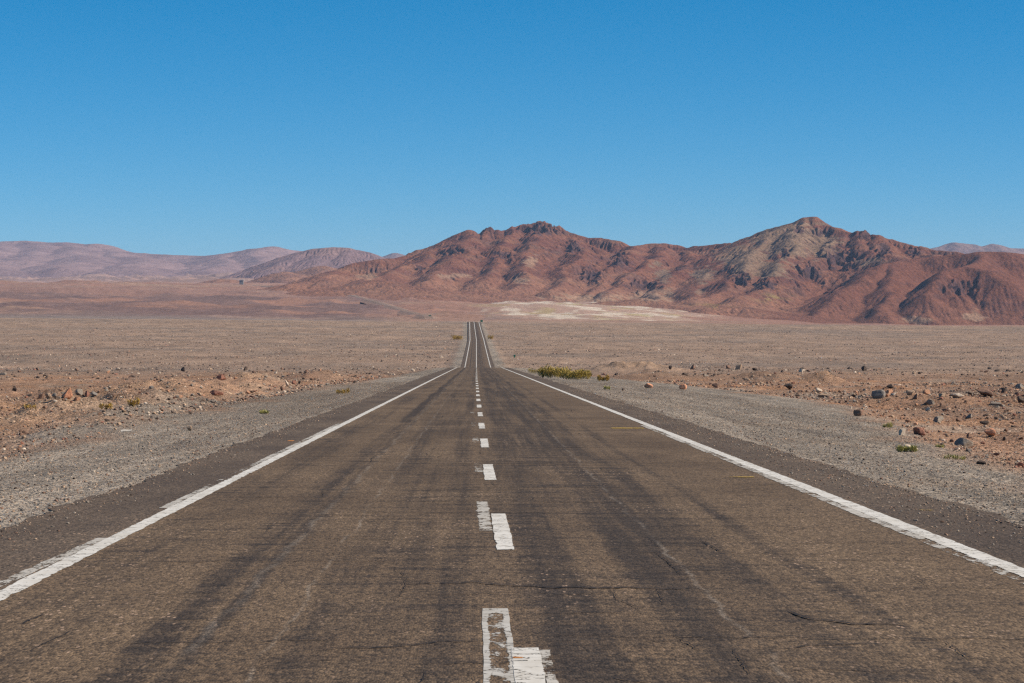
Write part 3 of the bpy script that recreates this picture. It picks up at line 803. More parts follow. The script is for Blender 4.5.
def col_main(X, Y, Z, g, nr):
    n1 = fbm(X / 160, Y / 160 + Z / 60, 5, 301); n2 = fbm(X / 45, Y / 60 + Z / 20, 5, 305); n3 = fbm(X / 400, Y / 400, 4, 309)
    st = fbm((X + Z * 1.5) / 90, (Z * 3 - X * .4) / 60, 5, 313)
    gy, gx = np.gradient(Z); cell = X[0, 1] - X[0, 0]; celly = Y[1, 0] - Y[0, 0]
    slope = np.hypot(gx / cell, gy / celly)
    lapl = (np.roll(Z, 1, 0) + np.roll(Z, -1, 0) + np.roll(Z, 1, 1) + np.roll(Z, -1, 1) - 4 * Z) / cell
    c = np.zeros(X.shape + (3,)); c[:] = (0.235, 0.108, 0.070)
    c = mix(c, (0.175, 0.076, 0.055), sstep(-0.1, 0.35, n1))
    c = mix(c, (0.30, 0.165, 0.105), sstep(0.0, 0.4, -n1 + 0.5 * n2) * 0.45)
    c = mix(c, (0.155, 0.085, 0.078), sstep(0.1, 0.4, n2 + 0.5 * st) * 0.6)
    c = mix(c, (0.30, 0.21, 0.145), sstep(0.12, 0.35, st) * 0.15)
    grey = np.zeros(X.shape)
    for b in [(790, 240, 45, 20), (745, 258, 30, 14), (760, 268, 35, 10), (820, 245, 22, 14)]:
        grey = np.maximum(grey, blob(X, Z, Y, *b))
    n4 = fbm(X / 24, Y / 30 + Z / 12, 4, 351); nn = n2 + 0.7 * n4
    c = mix(c, (0.26, 0.195, 0.135), sstep(0.28, 0.6, grey * 0.95 + 0.5 * nn) * 0.85)
    c = mix(c, (0.33, 0.235, 0.16), 0.8 * sstep(0.35, 0.8, grey + 0.2) * sstep(0.12, 0.28, st + .4 * nn))
    gr = np.zeros(X.shape)
    for b in [(663, 275, 10, 9), (703, 275, 13, 10), (700, 292, 6, 4), (870, 262, 25, 5), (655, 265, 8, 4), (655, 292, 22, 5)]: gr = np.maximum(gr, blob(X, Z, Y, *b))
    c = mix(c, (0.24, 0.19, 0.14), sstep(0.45, 0.7, gr + 0.7 * nn) * 0.75)
    pale = np.zeros(X.shape)
    for b in [(370, 276, 14, 4), (530, 262, 10, 8), (520, 280, 12, 5), (650, 297, 34, 6), (590, 298, 60, 6), (915, 320, 20, 5), (975, 316, 14, 7), (455, 276, 20, 3)]: pale = np.maximum(pale, blob(X, Z, Y, *b))
    fr = sstep(5750, 5520, Y + 60 * n1) * sstep(560, 680, X + (Y - 5400) * -0.3 + 80 * n1)
    c = mix(c, (0.195, 0.088, 0.060), fr * (0.75 + 0.25 * sstep(-.2, .3, n2)))
    # low fans around the foot are smooth and pinkish
    low = sstep(75, 8, Z - g + 25 * n1)
    c = mix(c, (0.34, 0.195, 0.135), low * 0.6 * (1 - 0.7 * fr))
    c = mix(c, (0.42, 0.31, 0.22), sstep(0.45, 0.85, pale + 0.7 * nn) * 0.6)
    # dark outcrops: steep places and known cliffs
    dk = np.zeros(X.shape)
    for b in CRAGS:
        dk = np.maximum(dk, blob(X, Z, Y, *b))
    dn = fbm(X / 28, Y / 40 + Z / 14, 4, 331)
    c = mix(c, (0.058, 0.042, 0.052), sstep(0.40, 0.62, dk * 0.75 + 0.9 * dn) * sstep(.10, .25, dk) * 0.95)
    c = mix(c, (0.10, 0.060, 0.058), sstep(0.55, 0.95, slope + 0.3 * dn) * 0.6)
    c = mix(c, (0.27, 0.21, 0.09), np.maximum(blob(X, Z, Y, 772, 298, 16, 4), blob(X, Z, Y, 712, 306, 20, 2.5)) * sstep(-.1, .2, n2) * 0.9)
    f = 1 + 0.25 * sstep(0.3, 1.5, -lapl) - 0.12 * sstep(0.3, 1.5, lapl)  # crests lightened, gullies darkened by curvature: crease shading painted into the colour
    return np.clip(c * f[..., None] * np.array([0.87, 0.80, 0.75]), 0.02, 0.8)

M_MOUNT = mat_mountain('mountain_rock', 1.0, 2.0, 0.8)
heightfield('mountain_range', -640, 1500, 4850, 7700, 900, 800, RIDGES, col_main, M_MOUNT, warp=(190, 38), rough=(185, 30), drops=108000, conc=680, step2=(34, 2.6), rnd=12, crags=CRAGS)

def col_far(a, b, d=(0.16, 0.10, 0.095), sc_=700):
    def f(X, Y, Z, g, nr):
        n = fbm(X / sc_, Y / sc_ + Z / (sc_ * .4), 5, 341); m = fbm(X / (sc_ * .25), Y / (sc_ * .4), 5, 345)
        c = np.zeros(X.shape + (3,)); c[:] = a
        c = mix(c, b, sstep(-.1, .3, n)); c = mix(c, d, sstep(0.1, .4, m) * .55)
        return c
    return f
M_FAR = mat_mountain('distant_rock', 0.12, 8.0, 0.4)
LB = [(-260, 244, 17500), (-60, 240, 17500), (0, 242, 17500), (25, 241.5, 17500), (45, 243, 17500), (60, 242.5, 17400), (75, 245, 17400), (90, 244, 17300), (105, 249, 17200), (120, 252, 17000),
      (140, 253, 16800), (175, 254.5, 16600), (205, 255.5, 16500), (225, 255, 16400), (238, 251.5, 16300), (256, 248, 16200), (270, 246, 16200), (285, 249, 16200), (298, 251, 16300), (340, 256, 16500), (380, 262, 16600)]
heightfield('distant_range', -5400, -400, 10500, 20500, 640, 520,
    [R3(LB, .20), R3([(0, 242, 17500), (-20, 256, 15000), (0, 268, 13200)], .14), R3([(60, 243, 17400), (80, 256, 15200), (60, 268, 13200)], .14), R3([(105, 249, 17200), (135, 260, 15000), (130, 270, 13000)], .12),
     R3([(-60, 241, 17500), (-80, 256, 15000), (-90, 268, 13000)], .14), R3([(30, 242, 17500), (38, 252, 15800), (25, 262, 14500)], .14),
     R3([(240, 251, 16300), (225, 262, 14800), (215, 272, 13000)], .14), R3([(270, 246, 16200), (262, 256, 15200), (250, 268, 14000)], .22)],
    col_far((0.31, 0.205, 0.19), (0.26, 0.17, 0.16), (0.21, 0.135, 0.135)), M_FAR, warp=(900, 200), rough=(1100, 60), conc=4000, step2=(300, 10), sink=20, rnd=45)
heightfield('distant_hill', -1500, -250, 8600, 11800, 420, 420,
    [R3([(248, 274, 9900), (262, 268, 10000), (285, 257.5, 10100), (300, 251.5, 10200), (313, 248, 10200), (330, 247, 10200), (345, 248, 10200), (358, 250, 10200), (368, 253.5, 10200), (378, 259, 10100), (392, 268, 10000)], .34),
     R3([(330, 247, 10200), (318, 258, 9900), (312, 268, 9500)], .34), R3([(350, 249, 10200), (345, 262, 9800), (338, 270, 9500)], .36), R3([(300, 251, 10200), (288, 262, 9850), (270, 272, 9500)], .34)],
    col_far((0.22, 0.145, 0.145), (0.26, 0.165, 0.15), (0.18, 0.12, 0.125), 300), M_FAR, warp=(400, 60), rough=(330, 18), conc=1800, step2=(110, 4), drops=24000, rnd=50)
heightfield('low_hill', -1000, -350, 6700, 8600, 300, 260,
    [R3([(262, 279, 7400), (275, 273, 7400), (285, 271.5, 7400), (298, 274, 7400), (308, 279, 7350)], .3), R3([(300, 276, 7900), (312, 267, 7900), (320, 265.5, 7900), (332, 268, 7900), (350, 274, 7850)], .3),
     R3([(208, 283, 6900), (218, 279, 6900), (226, 279.5, 6900), (236, 284, 6900)], .2)],
    col_far((0.29, 0.155, 0.105), (0.22, 0.12, 0.09), (0.17, 0.10, 0.085), 150), M_MOUNT, warp=(200, 25), rough=(150, 12), conc=900, step2=(50, 4))
heightfield('distant_ridge', 2400, 4950, 15500, 19500, 360, 300,
    [R3([(915, 256, 17500), (938, 249, 17500), (948, 244, 17500), (957, 242.8, 17500), (970, 244.5, 17500), (980, 246.5, 17500), (990, 244, 17500), (1000, 245.5, 17500), (1010, 248, 17500), (1035, 250, 17500), (1100, 246, 17500)], .3)],
    col_far((0.24, 0.16, 0.14), (0.20, 0.13, 0.12)), M_FAR, warp=(700, 120), rough=(700, 90), conc=3500, step2=(250, 20), sink=20)
heightfield('far_peak', -1300, -450, 18800, 22200, 200, 160,
    [R3([(372, 262, 20200), (385, 258, 20200), (394, 255.5, 20200), (402, 253, 20200), (410, 255.5, 20200), (425, 260, 20200)], .3)],
    col_far((0.24, 0.16, 0.14), (0.20, 0.13, 0.12)), M_FAR, warp=(700, 100), rough=(700, 60), conc=3500, step2=(250, 20), sink=20)

# ------------------------------------------------------------------ air
def haze():
    x0, x1, y0, y1, z0, z1 = -60000, 60000, -300, 46500, -9, 745
    V = [(x, y, z) for x in (x0, x1) for y in (y0, y1) for z in (z0, z1)]
    Fq = [(0, 1, 3, 2), (4, 6, 7, 5), (0, 4, 5, 1), (2, 3, 7, 6), (0, 2, 6, 4), (1, 5, 7, 3)]
    m = bpy.data.materials.new('air'); m.use_nodes = True; t = m.node_tree; t.nodes.clear()
    o_ = t.nodes.new('ShaderNodeOutputMaterial'); v = t.nodes.new('ShaderNodeVolumePrincipled')
    v.inputs['Color'].default_value = (0.50, 0.68, 1.0, 1)
    v.inputs['Density'].default_value = HAZE
    v.inputs['Anisotropy'].default_value = 0.0
    t.links.new(v.outputs[0], o_.inputs['Volume'])
    o = mesh_np('haze', V, Fq, m)
    o['kind'] = 'stuff'
HAZE = 2.4e-5
haze()

# ------------------------------------------------------------------ rocks
def ico(sub):
    import bmesh
    bm = bmesh.new(); bmesh.ops.create_icosphere(bm, subdivisions=sub, radius=1)
    V = np.array([v.co[:] for v in bm.verts]); Fc = np.array([[v.index for v in f.verts] for f in bm.faces]); bm.free()
    return V, Fc
I1, I2, I3 = ico(1), ico(2), ico(3)
def rock_shape(seed, base=I3, cuts=13):
    r = np.random.default_rng(seed); V = base[0].copy()
    for _ in range(cuts):
        n = r.normal(size=3); n /= np.linalg.norm(n); h = r.uniform(0.28, 0.72) if cuts > 11 else r.uniform(0.42, 0.78)
        d = V @ n - h; V = V - np.outer(np.clip(d, 0, None), n) * 0.93
    V *= (1 + 0.06 * r.normal(size=(len(V), 1)) * (0.45 if base is I3 else 1.0))
    V /= np.abs(V).max(0)
    return V
SHAPES = [rock_shape(100 + i, I3, 13 if i % 2 else 11) for i in range(14)]
SH2 = [rock_shape(300 + i, I2) for i in range(10)]
SH1 = [rock_shape(500 + i, I1, 5) for i in range(16)]
CL = {'bright': (0.60, 0.29, 0.17), 'orange': (0.42, 0.23, 0.14), 'red': (0.27, 0.13, 0.09), 'tan': (0.40, 0.28, 0.19), 'pale': (0.52, 0.42, 0.32), 'grey': (0.25, 0.21, 0.17), 'dark': (0.095, 0.070, 0.056),
      'brown': (0.22, 0.135, 0.095), 'blue': (0.215, 0.19, 0.165)}
_mesh_cache = {}
def rock_mesh(k, col, fine=True):
    key = (k, col, fine)
    if key not in _mesh_cache:
        V = SHAPES[k % 14] if fine else SH2[k % 10]; Fc = (I3 if fine else I2)[1]
        c = np.array(CL[col])[None, :] * np.ones((len(V), 1))
        o = mesh_np('rock', V, Fc, M_ROCK, c)
        _mesh_cache[key] = o.data; bpy.data.objects.remove(o)
    return _mesh_cache[key]
def put_rock(px, py, w, h, col, label, seed, group=None, name='rock', tilt=0.0, cat='rock'):
    x, y, z = hit(px, py - 0.6)
    sx = w * y / F / 2; sz = h * y / F / 2 * 1.22
    o = bpy.data.objects.new(name, rock_mesh(seed + 5, col)); COL.objects.link(o)
    o.scale = (sx, sx * (0.7 + 0.4 * ((seed * 7) % 5) / 5), sz)
    o.rotation_euler = (0, tilt, ((seed * 1.7) % 3 - 1.5) * 0.25)
    o.location = (x, y + sx * 0.4, z + sz * 0.5)
    return tag(o, label, cat, group)

ROCKS = [
 (67, 400, 13, 14, 'bright', 'large rounded orange boulder, biggest rock on the left side', 0.35),
 (80, 396, 10, 7, 'grey', 'light grey rock touching the right side of the big orange boulder', 0.2),
 (41, 399, 8, 7, 'brown', 'dark brown rock leftmost in the row beside the orange boulder', 0.),
 (48.5, 399, 7, 6, 'tan', 'tan rock second in the row left of the orange boulder', 0.),
 (55, 399, 7, 6, 'grey', 'grey rock close against the left of the orange boulder', 0.),
 (77, 401, 7, 4, 'orange', 'small orange stone in front of the light grey rock left of the road', 0.),
 (87, 397, 5, 6, 'red', 'small reddish stone right of the light grey rock near the orange boulder', 0.),
 (94, 398, 7, 6, 'blue', 'bluish grey stone at the right end of the row by the orange boulder', 0.),
 (14.5, 391.5, 5, 6, 'dark', 'dark stone standing near the left border behind the sandy hollow', 0.),
 (45.5, 378, 6, 4, 'dark', 'small dark stone alone on the flat behind the orange boulder', 0.),
 (2, 376, 9, 4, 'grey', 'low grey rock at the far left border of the plain', 0.),
 (183.5, 372, 6, 5, 'dark', 'dark stone on the left end of the earth mound left of the road', 0.),
 (245, 372, 5, 5, 'dark', 'dark pointed stone on the right shoulder of the left earth mound', 0.3),
 (254, 373.5, 4, 3, 'brown', 'small brown stone just right of the dark pointed stone on the mound', 0.),
 (287, 387, 4, 8, 'pale', 'narrow pale slab leaning among dark stones left of the road', -0.6),
 (294.5, 385, 6, 4.5, 'red', 'dark red stone just right of the leaning pale slab', 0.),
 (299.5, 384.5, 4, 3.5, 'dark', 'little dark stone to the right of the dark red one by the leaning slab', 0.),
 (282, 391, 4, 5, 'brown', 'brown stone below the leaning pale slab', 0.),
 (190, 431.5, 7, 6, 'tan', 'lone pinkish tan rock on the smooth gravel of the left shoulder', 0.2),
 (216, 396, 15, 5, 'red', 'flat red slab lying on the front of the left earth mound', 0.15),
 (221, 380, 10, 6, 'red', 'red brown rock half buried near the top of the left earth mound', 0.2),
 (248, 394.5, 5, 4, 'orange', 'small bright orange stone low on the left earth mound', 0.),
 (272.5, 396, 4, 3, 'pale', 'tiny whitish stone at the toe of the gravel left of the road', 0.),
 (649, 388.5, 10, 6, 'bright', 'flat orange rock with a dark side left of the round orange one', 0.),
 (682, 390, 10, 7, 'bright', 'round bright orange rock at the edge of the right gravel shoulder', 0.),
 (716, 388, 8, 5, 'brown', 'brown rock right of the round bright orange one', 0.2),
 (623, 391.5, 4, 3, 'dark', 'small black stone on the gravel right of the road nearest the shrubs', 0.),
 (671, 369, 5, 4, 'dark', 'small dark stone standing on the plain above the two orange rocks', 0.),
 (693, 370, 6, 6, 'brown', 'brown angular stone midway between shrubs and red mound', 0.),
 (729, 369, 6, 4, 'brown', 'low brown stone touching the taller tan stone on the right plain', 0.),
 (739, 370, 8, 7, 'tan', 'tall tan stone of the pair far out on the right plain', 0.),
 (755, 371, 6, 3, 'dark', 'thin dark stone right of the tall tan stone', 0.),
 (790, 389.5, 11, 6, 'dark', 'black rock at the foot of the red mound right of the road', 0.1),
 (802, 372.5, 6, 4, 'pale', 'whitish stone behind the red mound on the right plain', 0.),
 (864, 371, 6, 5, 'dark', 'dark pointed stone right of the whitish one on the right plain', 0.2),
 (819, 393, 8, 5, 'pale', 'pale pink stone resting behind a tan rock right of the black one', 0.),
 (823, 398, 11, 6, 'tan', 'tan rock in front of the pale pink stone', 0.),
 (853, 398, 8, 4, 'dark', 'flat dark stone left of the big grey boulder', 0.),
 (877, 399, 18, 12, 'blue', 'big bluish grey boulder, tallest rock on the right side', 0.),
 (891, 388.5, 9, 4, 'dark', 'dark stone behind the upper right of the big grey boulder', 0.),
 (889, 394.5, 10, 5, 'orange', 'orange brown stone tucked beside the big grey boulder', 0.),
 (912, 395, 11, 6, 'tan', 'tan rock first to the right of the big grey boulder group', 0.),
 (916, 400, 7, 6, 'brown', 'brown rock in front of the first tan rock by the grey boulder', 0.),
 (928, 395.5, 10, 6, 'orange', 'light orange rock second in the row right of the big grey boulder', 0.),
 (943, 397, 8, 5, 'tan', 'sandy rock between the light orange rock and the long pale one', 0.),
 (958, 398.5, 17, 5, 'pale', 'long low pale rock in the middle of the right rock row', 0.),
 (988, 397, 22, 8, 'brown', 'long sloping brown rock, widest of the right rock row', 0.25),
 (1004, 393.5, 9, 6, 'dark', 'dark rock just right of the long sloping brown rock', 0.),
 (1020, 389.5, 10, 6, 'blue', 'dark grey rock at the right border, farthest of the two there', 0.),
 (1021, 403.5, 9, 8, 'dark', 'nearly black rock at the right border below the dark grey one', 0.),
 (996, 406.5, 15, 6, 'grey', 'smooth rounded grey rock below the long sloping brown rock', 0.),
 (930, 405, 10, 7, 'grey', 'light grey rock alone in front of the right rock row', 0.),
 (857, 416.5, 12, 9, 'brown', 'rock with dark left face and tan right face on the right gravel', 0.1),
 (929, 412, 7, 5, 'pale', 'small whitish rock just below the lone light grey rock', 0.),
 (938, 423, 15, 7, 'grey', 'low grey rock buried in the gravel edge on the right', 0.),
 (986, 426, 12, 6, 'dark', 'black flat topped rock on the reddish soil right of the road', 0.),
 (970, 419, 9, 5, 'grey', 'grey stone above and left of the black flat topped rock', 0.),
 (960, 422, 8, 4, 'brown', 'brown stone left of the grey stone near the black flat rock', 0.),
 (903, 436, 8, 10, 'pale', 'upright pale rock left of the red brown rock on the gravel', 0.),
 (920, 436, 15, 9, 'red', 'smooth red brown rock on the gravel right of the road', 0.3),
 (992, 437, 15, 9, 'bright', 'salmon pink rock below the black flat topped rock', 0.15),
 (965, 447.5, 19, 10, 'grey', 'large low grey brown rock where gravel meets red soil', 0.25),
 (969, 439, 5, 6, 'brown', 'small dark brown stone behind the large low grey brown rock', 0.),
 (911, 450, 17, 5, 'pale', 'flat cream rock behind the bright green tuft', 0.2),
 (982, 465, 11, 6, 'dark', 'dark rock at the gravel edge nearest the road on the right', 0.1),
 (1021, 468, 11, 7, 'red', 'dark red rock cut by the right border nearest the camera', 0.),
 (1004, 441, 4, 5, 'dark', 'small dark stone right of the salmon pink rock', 0.)]
for i, (px, py, w, h, c, lab, tl) in enumerate(ROCKS):
    put_rock(px, py, w, h, c, lab, i, tilt=tl)

# loose stones: the largest are objects of their own, the rest one scatter each
r = np.random.default_rng(77)
def scatter(n, y0, y1, smin, smax, alpha, pw=0.0, side=None):
    t = r.random(n)
    y = (y0 ** (1 - pw) + t * (y1 ** (1 - pw) - y0 ** (1 - pw))) ** (1 / (1 - pw)) if pw != 1 else y0 * (y1 / y0) ** t
    x = r.uniform(-0.26, 0.26, n) * y
    sz = (smin ** (1 - alpha) + r.random(n) * (smax ** (1 - alpha) - smin ** (1 - alpha))) ** (1 / (1 - alpha))
    return x, y, sz
KEYS = ['orange', 'red', 'tan', 'pale', 'grey', 'dark', 'brown', 'blue']
def stone_cols(n, near):
    pr = np.array([.07, .07, .25, .05, .18, .11, .22, .05]) if near else np.array([.02, .05, .10, .06, .10, .52, .15, .0]); pr = pr / pr.sum()
    return r.choice(8, n, p=pr)
xs, ys, szs, cls = [], [], [], []
def add(x, y, sz, near, keep):
    s = x - XC(y); a = np.where(s < 0, -s, s); e = np.where(s < 0, edge_l(y), edge_r(y))
    k = keep(s, a, e, x, y)
    xs.append(x[k]); ys.append(y[k]); szs.append(sz[k]); cls.append(stone_cols(k.sum(), near) if near != 2 else r.choice([2, 4, 5, 6, 7, 3], k.sum(), p=[.24, .3, .12, .2, .11, .03]))
# soil near the road
x, y, sz = scatter(46000, 38, 330, 0.03, 0.30, 2.9, 0.2)
sz = np.minimum(sz, (3.2 + 3.0 * r.random(len(sz)) ** 3) * y / F)
cl = fbm(x / 9, y / 14, 4, 401)
add(x, y, sz, True, lambda s, a, e, x, y: (a > e + 0.2) & (cl + 0.25 * r.random(len(x)) > 0.0))
# rubble on the bank left of the road
x, y, sz = scatter(14000, 45, 260, 0.04, 0.30, 2.4, 0.0)
x = XC(y) - 9 - 17 * r.random(len(x)) ** 1.3
sz = np.minimum(sz, (3.2 + 2.6 * r.random(len(sz)) ** 3) * y / F)
cl = fbm(x / 3, y / 9, 4, 431)
add(x, y, sz, True, lambda s, a, e, x, y: (cl + 0.3 * r.random(len(x)) > 0.05))
# rubble around the rock rows right of the road
x, y, sz = scatter(30000, 40, 215, 0.04, 0.34, 2.2, 0.0)
x = XC(y) + edge_r(y) + 0.5 + 30 * r.random(len(x))
sz = np.minimum(sz, (3.0 + 3.2 * r.random(len(sz)) ** 3) * y / F)
cl = fbm(x / 5, y / 14, 4, 441) + 0.5 * np.exp(-((y - 128) / 16) ** 2)
add(x, y, sz, True, lambda s, a, e, x, y: (cl + 0.3 * r.random(len(x)) > 0.22))
# grit thrown onto the outer edge of the asphalt
x, y, sz = scatter(9000, 20, 130, 0.010, 0.035, 3.0, 0.2)
sd_ = np.where(r.random(len(x)) < 0.3, -1, 1); q_ = r.random(len(x)) ** 2.2
x = XC(y) + np.where(sd_ < 0, PAVE_L + 0.6 * q_, PAVE_R - 0.95 * q_)
add(x, y, sz, 2, lambda s, a, e, x, y: s == s)
# pebbles on the shoulders
x, y, sz = scatter(60000, 22, 170, 0.012, 0.05, 3.6, 0.2)
sgn = np.where(r.random(len(x)) < 0.5, -1, 1)
sx_ = np.where(sgn < 0, PAVE_L - 0.1 - r.random(len(x)) * 4.5, PAVE_R + 0.15 + r.random(len(x)) * 5.5)
add(sx_ + XC(y), y, sz, 2, lambda s, a, e, x, y: (a < e + 1.5))
# open plain
x, y, sz = scatter(190000, 230, 1960, 0.17, 1.0, 2.0, 0.0)
sz = np.minimum(sz, (2.6 + 2.8 * r.random(len(sz)) ** 4) * y / F)
cl2 = fbm(x / 70, y / 22, 4, 411) + 0.5 * fbm(x / 25, y / 8, 3, 415)
add(x, y, sz, False, lambda s, a, e, x, y: (a > e + 2.0) & (2.2 * cl2 + 0.8 * r.random(len(x)) > 0.42) & (r.random(len(x)) < 0.15 + sstep(230, 700, y)))
xs = np.concatenate(xs); ys = np.concatenate(ys); szs = np.concatenate(szs); cls = np.concatenate(cls)
zs = G(xs, ys)
_sv = xs - XC(ys); _on = (_sv > PAVE_L - 0.3) & (_sv < PAVE_R + 0.3)
zs = np.where(_on, np.maximum(zs, road_z(_sv, ys)), zs)
inview = (np.abs(xs / ys) < 0.2)
app = szs / ys * inview
order = np.argsort(-app)
TOP = order[:225]; rest = order[225:]
side = xs - XC(ys)
for k, i in enumerate(TOP):
    o = bpy.data.objects.new('stone', rock_mesh(k % 10, KEYS[cls[i]], False)); COL.objects.link(o)
    q = szs[i] / 2
    o.scale = (q * 1.15, q, q * 0.75); o.rotation_euler = (0.2 * math.sin(k), 0.2 * math.cos(k * 2), k * 1.3)
    o.location = (float(xs[i]), float(ys[i]), float(zs[i]) + q * 0.42)
    nm = KEYS[cls[i]]; nm = {'blue': 'bluish grey', 'dark': 'blackish', 'red': 'dark red'}.get(nm, nm)
    sd = 'left' if side[i] < 0 else 'right'
    dd = 'among the bigger rocks' if ys[i] < 180 else 'out on the open plain'
    tag(o, '%s angular stone lying loose %s %s of the road' % (nm, dd, sd), 'stone', '%s loose stones %s %s of the road' % (nm, dd, sd))
OV = np.array([(1, 0, 0), (0, 1, 0), (-1, 0, 0), (0, -1, 0), (0, 0, 1.0)]); OF = np.array([(0, 1, 4), (1, 2, 4), (2, 3, 4), (3, 0, 4)])
OS = [OV * r.uniform(.6, 1.3, (5, 1)) + r.normal(size=(5, 3)) * .15 for _ in range(16)]
def merged(name, idx, label, cat, simple=False):
    n = len(idx); g = r.integers(0, 16, n); V0 = np.array(OS if simple else SH1)[g]                       # n,12v,3
    q = szs[idx] / 2; th = r.uniform(0, 6.28, n)
    V = V0 * np.stack([q * r.uniform(.9, 1.4, n), q * r.uniform(.8, 1.2, n), q * r.uniform(.55, 1.0, n)], 1)[:, None, :]
    c, s_ = np.cos(th)[:, None], np.sin(th)[:, None]
    X = V[..., 0] * c - V[..., 1] * s_; Y = V[..., 0] * s_ + V[..., 1] * c; Zv = V[..., 2]
    V = np.stack([X + xs[idx][:, None], Y + ys[idx][:, None], Zv + (zs[idx] + q * (-0.1 if simple else 0.35))[:, None]], -1)
    nv = V.shape[1]; Fc = (OF if simple else I1[1])[None] + (np.arange(n) * nv)[:, None, None]
    cc = np.array([CL[k] for k in KEYS])[cls[idx]] * r.uniform(.75, 1.25, (n, 1))
    o = mesh_np(name, V.reshape(-1, 3), Fc.reshape(-1, 3), M_ROCK, np.repeat(cc, nv, 0))
    return tag(o, label, cat, kind='stuff')
ri = rest
merged('gravel', ri[(szs[ri] < 0.062) & (ys[ri] < 160)], 'fine grey gravel and pebbles along both road shoulders', 'gravel')
m2 = ~((szs[ri] < 0.062) & (ys[ri] < 160))
far_ = m2 & (ys[ri] > 330)
merged('far_stones', ri[far_], 'dark specks of loose stones across the far plain up to its crest', 'stones', True)
merged('scattered_stones', ri[m2 & ~far_], 'small stones of all tints strewn on the reddish soil beside the road', 'stones')

# ------------------------------------------------------------------ plants
def mat_leaf(name, a, b, c_):
    s = NT(name)
    at_ = s.n('ShaderNodeAttribute'); at_.attribute_name = 'Col'
    sp = s.n('ShaderNodeSeparateColor'); s.l(at_.outputs['Color'], sp.inputs[0])
    c = s.mixc(s.rng(sp.outputs[0], 0, 0.5), a, b); c = s.mixc(s.rng(sp.outputs[0], 0.6, 1.0), c, c_)
    s.bsdf(c, 0.8)
    return s.m
M_SHRUB = mat_leaf('shrub_leaf', (0.13, 0.11, 0.03), (0.42, 0.31, 0.07), (0.68, 0.50, 0.14))
M_DRY = mat_leaf('dry_shrub_leaf', (0.20, 0.13, 0.03), (0.42, 0.27, 0.05), (0.55, 0.34, 0.06))
M_GREEN = mat_leaf('green_leaf', (0.20, 0.19, 0.065), (0.40, 0.37, 0.12), (0.56, 0.50, 0.22))
M_TWIG = mat_flat('twig', (0.16, 0.11, 0.07), 0.9)
def shrub(px, py, w, h, n, mat, label, seed, cat='shrub', name='shrub', blade=0.09):
    x0, y0, z0 = hit(px, py - 0.4)
    W = w * y0 / F / 2; H = h * y0 / F
    q = np.random.default_rng(seed)
    root = bpy.data.objects.new(name, None); COL.objects.link(root); root.location = (x0, y0 + W * .35, z0 - 0.02)
    tag(root, label, cat)
    nl = max(3, int(W / 0.28) + 2)
    lx = np.linspace(-.72, .72, nl) * W + q.uniform(-.06, .06, nl) * W; ly = q.uniform(-.4, .4, nl) * W; lh = q.uniform(.75, 1.15, nl) * H; lr = q.uniform(.28, .45, nl) * W
    # stems
    V = []; Fq = []
    for i in range(nl * 5):
        j = i % nl; a = q.uniform(0, 6.28); e = q.uniform(.2, 1) * lr[j]
        b0 = np.array([lx[j], ly[j], 0]); b1 = b0 + np.array([math.cos(a) * e, math.sin(a) * e, lh[j] * q.uniform(.5, .95)])
        t = 0.006 + 0.004 * W; k = len(V)
        for p_, ww in ((b0, t), (b1, t * .4)):
            for aa in (0, 2.1, 4.2): V.append(p_ + np.array([math.cos(aa) * ww, math.sin(aa) * ww, 0]))
        for aa in range(3): Fq.append((k + aa, k + (aa + 1) % 3, k + 3 + (aa + 1) % 3, k + 3 + aa))
    mesh_np('stems', np.array(V), np.array(Fq), M_TWIG, parent=root)
    j = q.integers(0, nl, n)
    d = q.normal(size=(n, 3)); d /= np.linalg.norm(d, axis=1)[:, None]; rr = q.random(n) ** (1 / 2.2)
    C = np.stack([lx[j] + d[:, 0] * lr[j] * rr, ly[j] + d[:, 1] * lr[j] * rr, np.clip(lh[j] * (.5 + .5 * d[:, 2] * rr), 0.01, None)], 1)
    up = np.stack([d[:, 0] * .6, d[:, 1] * .6, q.uniform(.3, 1.2, n)], 1) + q.normal(size=(n, 3)) * .25; up /= np.linalg.norm(up, axis=1)[:, None]
    sd = np.cross(up, q.normal(size=(n, 3))); sd /= np.linalg.norm(sd, axis=1)[:, None]
    L = blade * q.uniform(.5, 1.4, n)[:, None]
    A = C - sd * L * .16; B = C + sd * L * .16; T = C + up * L
    V = np.stack([A, B, T], 1).reshape(-1, 3); Fc = np.arange(3 * n).reshape(-1, 3)
    tone = np.repeat(np.clip(q.random(n) * .8 + (j % 3) * .12, 0, 1), 3)
    mesh_np('foliage', V, Fc, mat, np.stack([tone] * 3, 1), parent=root)
    return root
shrub(554, 378.5, 32, 12.5, 3600, M_SHRUB, 'dense olive green shrub beside the right gravel shoulder, larger of the two', 1, blade=0.13)
shrub(577, 380, 28, 10.5, 3000, M_SHRUB, 'yellowish shrub joined to the right side of the larger olive shrub', 2, blade=0.13)
shrub(537, 374, 16, 5.5, 800, M_SHRUB, 'low thin yellow green shrub left of the larger olive shrub', 3, blade=0.11)
shrub(603, 381.5, 11, 5.5, 900, M_DRY, 'small golden brown shrub right of the olive shrubs', 4, blade=0.10)
shrub(607, 390, 6, 4.5, 300, M_GREEN, 'tiny green tuft in the gravel below the golden shrub', 5, 'tuft', 'grass_tuft', .07)
shrub(907, 452.5, 19, 6.5, 900, M_GREEN, 'bright green tuft in front of the flat cream rock', 6, 'tuft', 'grass_tuft', .045)
shrub(888, 428, 9, 5, 350, M_GREEN, 'yellow green tuft left of the upright pale rock on the gravel', 7, 'tuft', 'grass_tuft', .045)
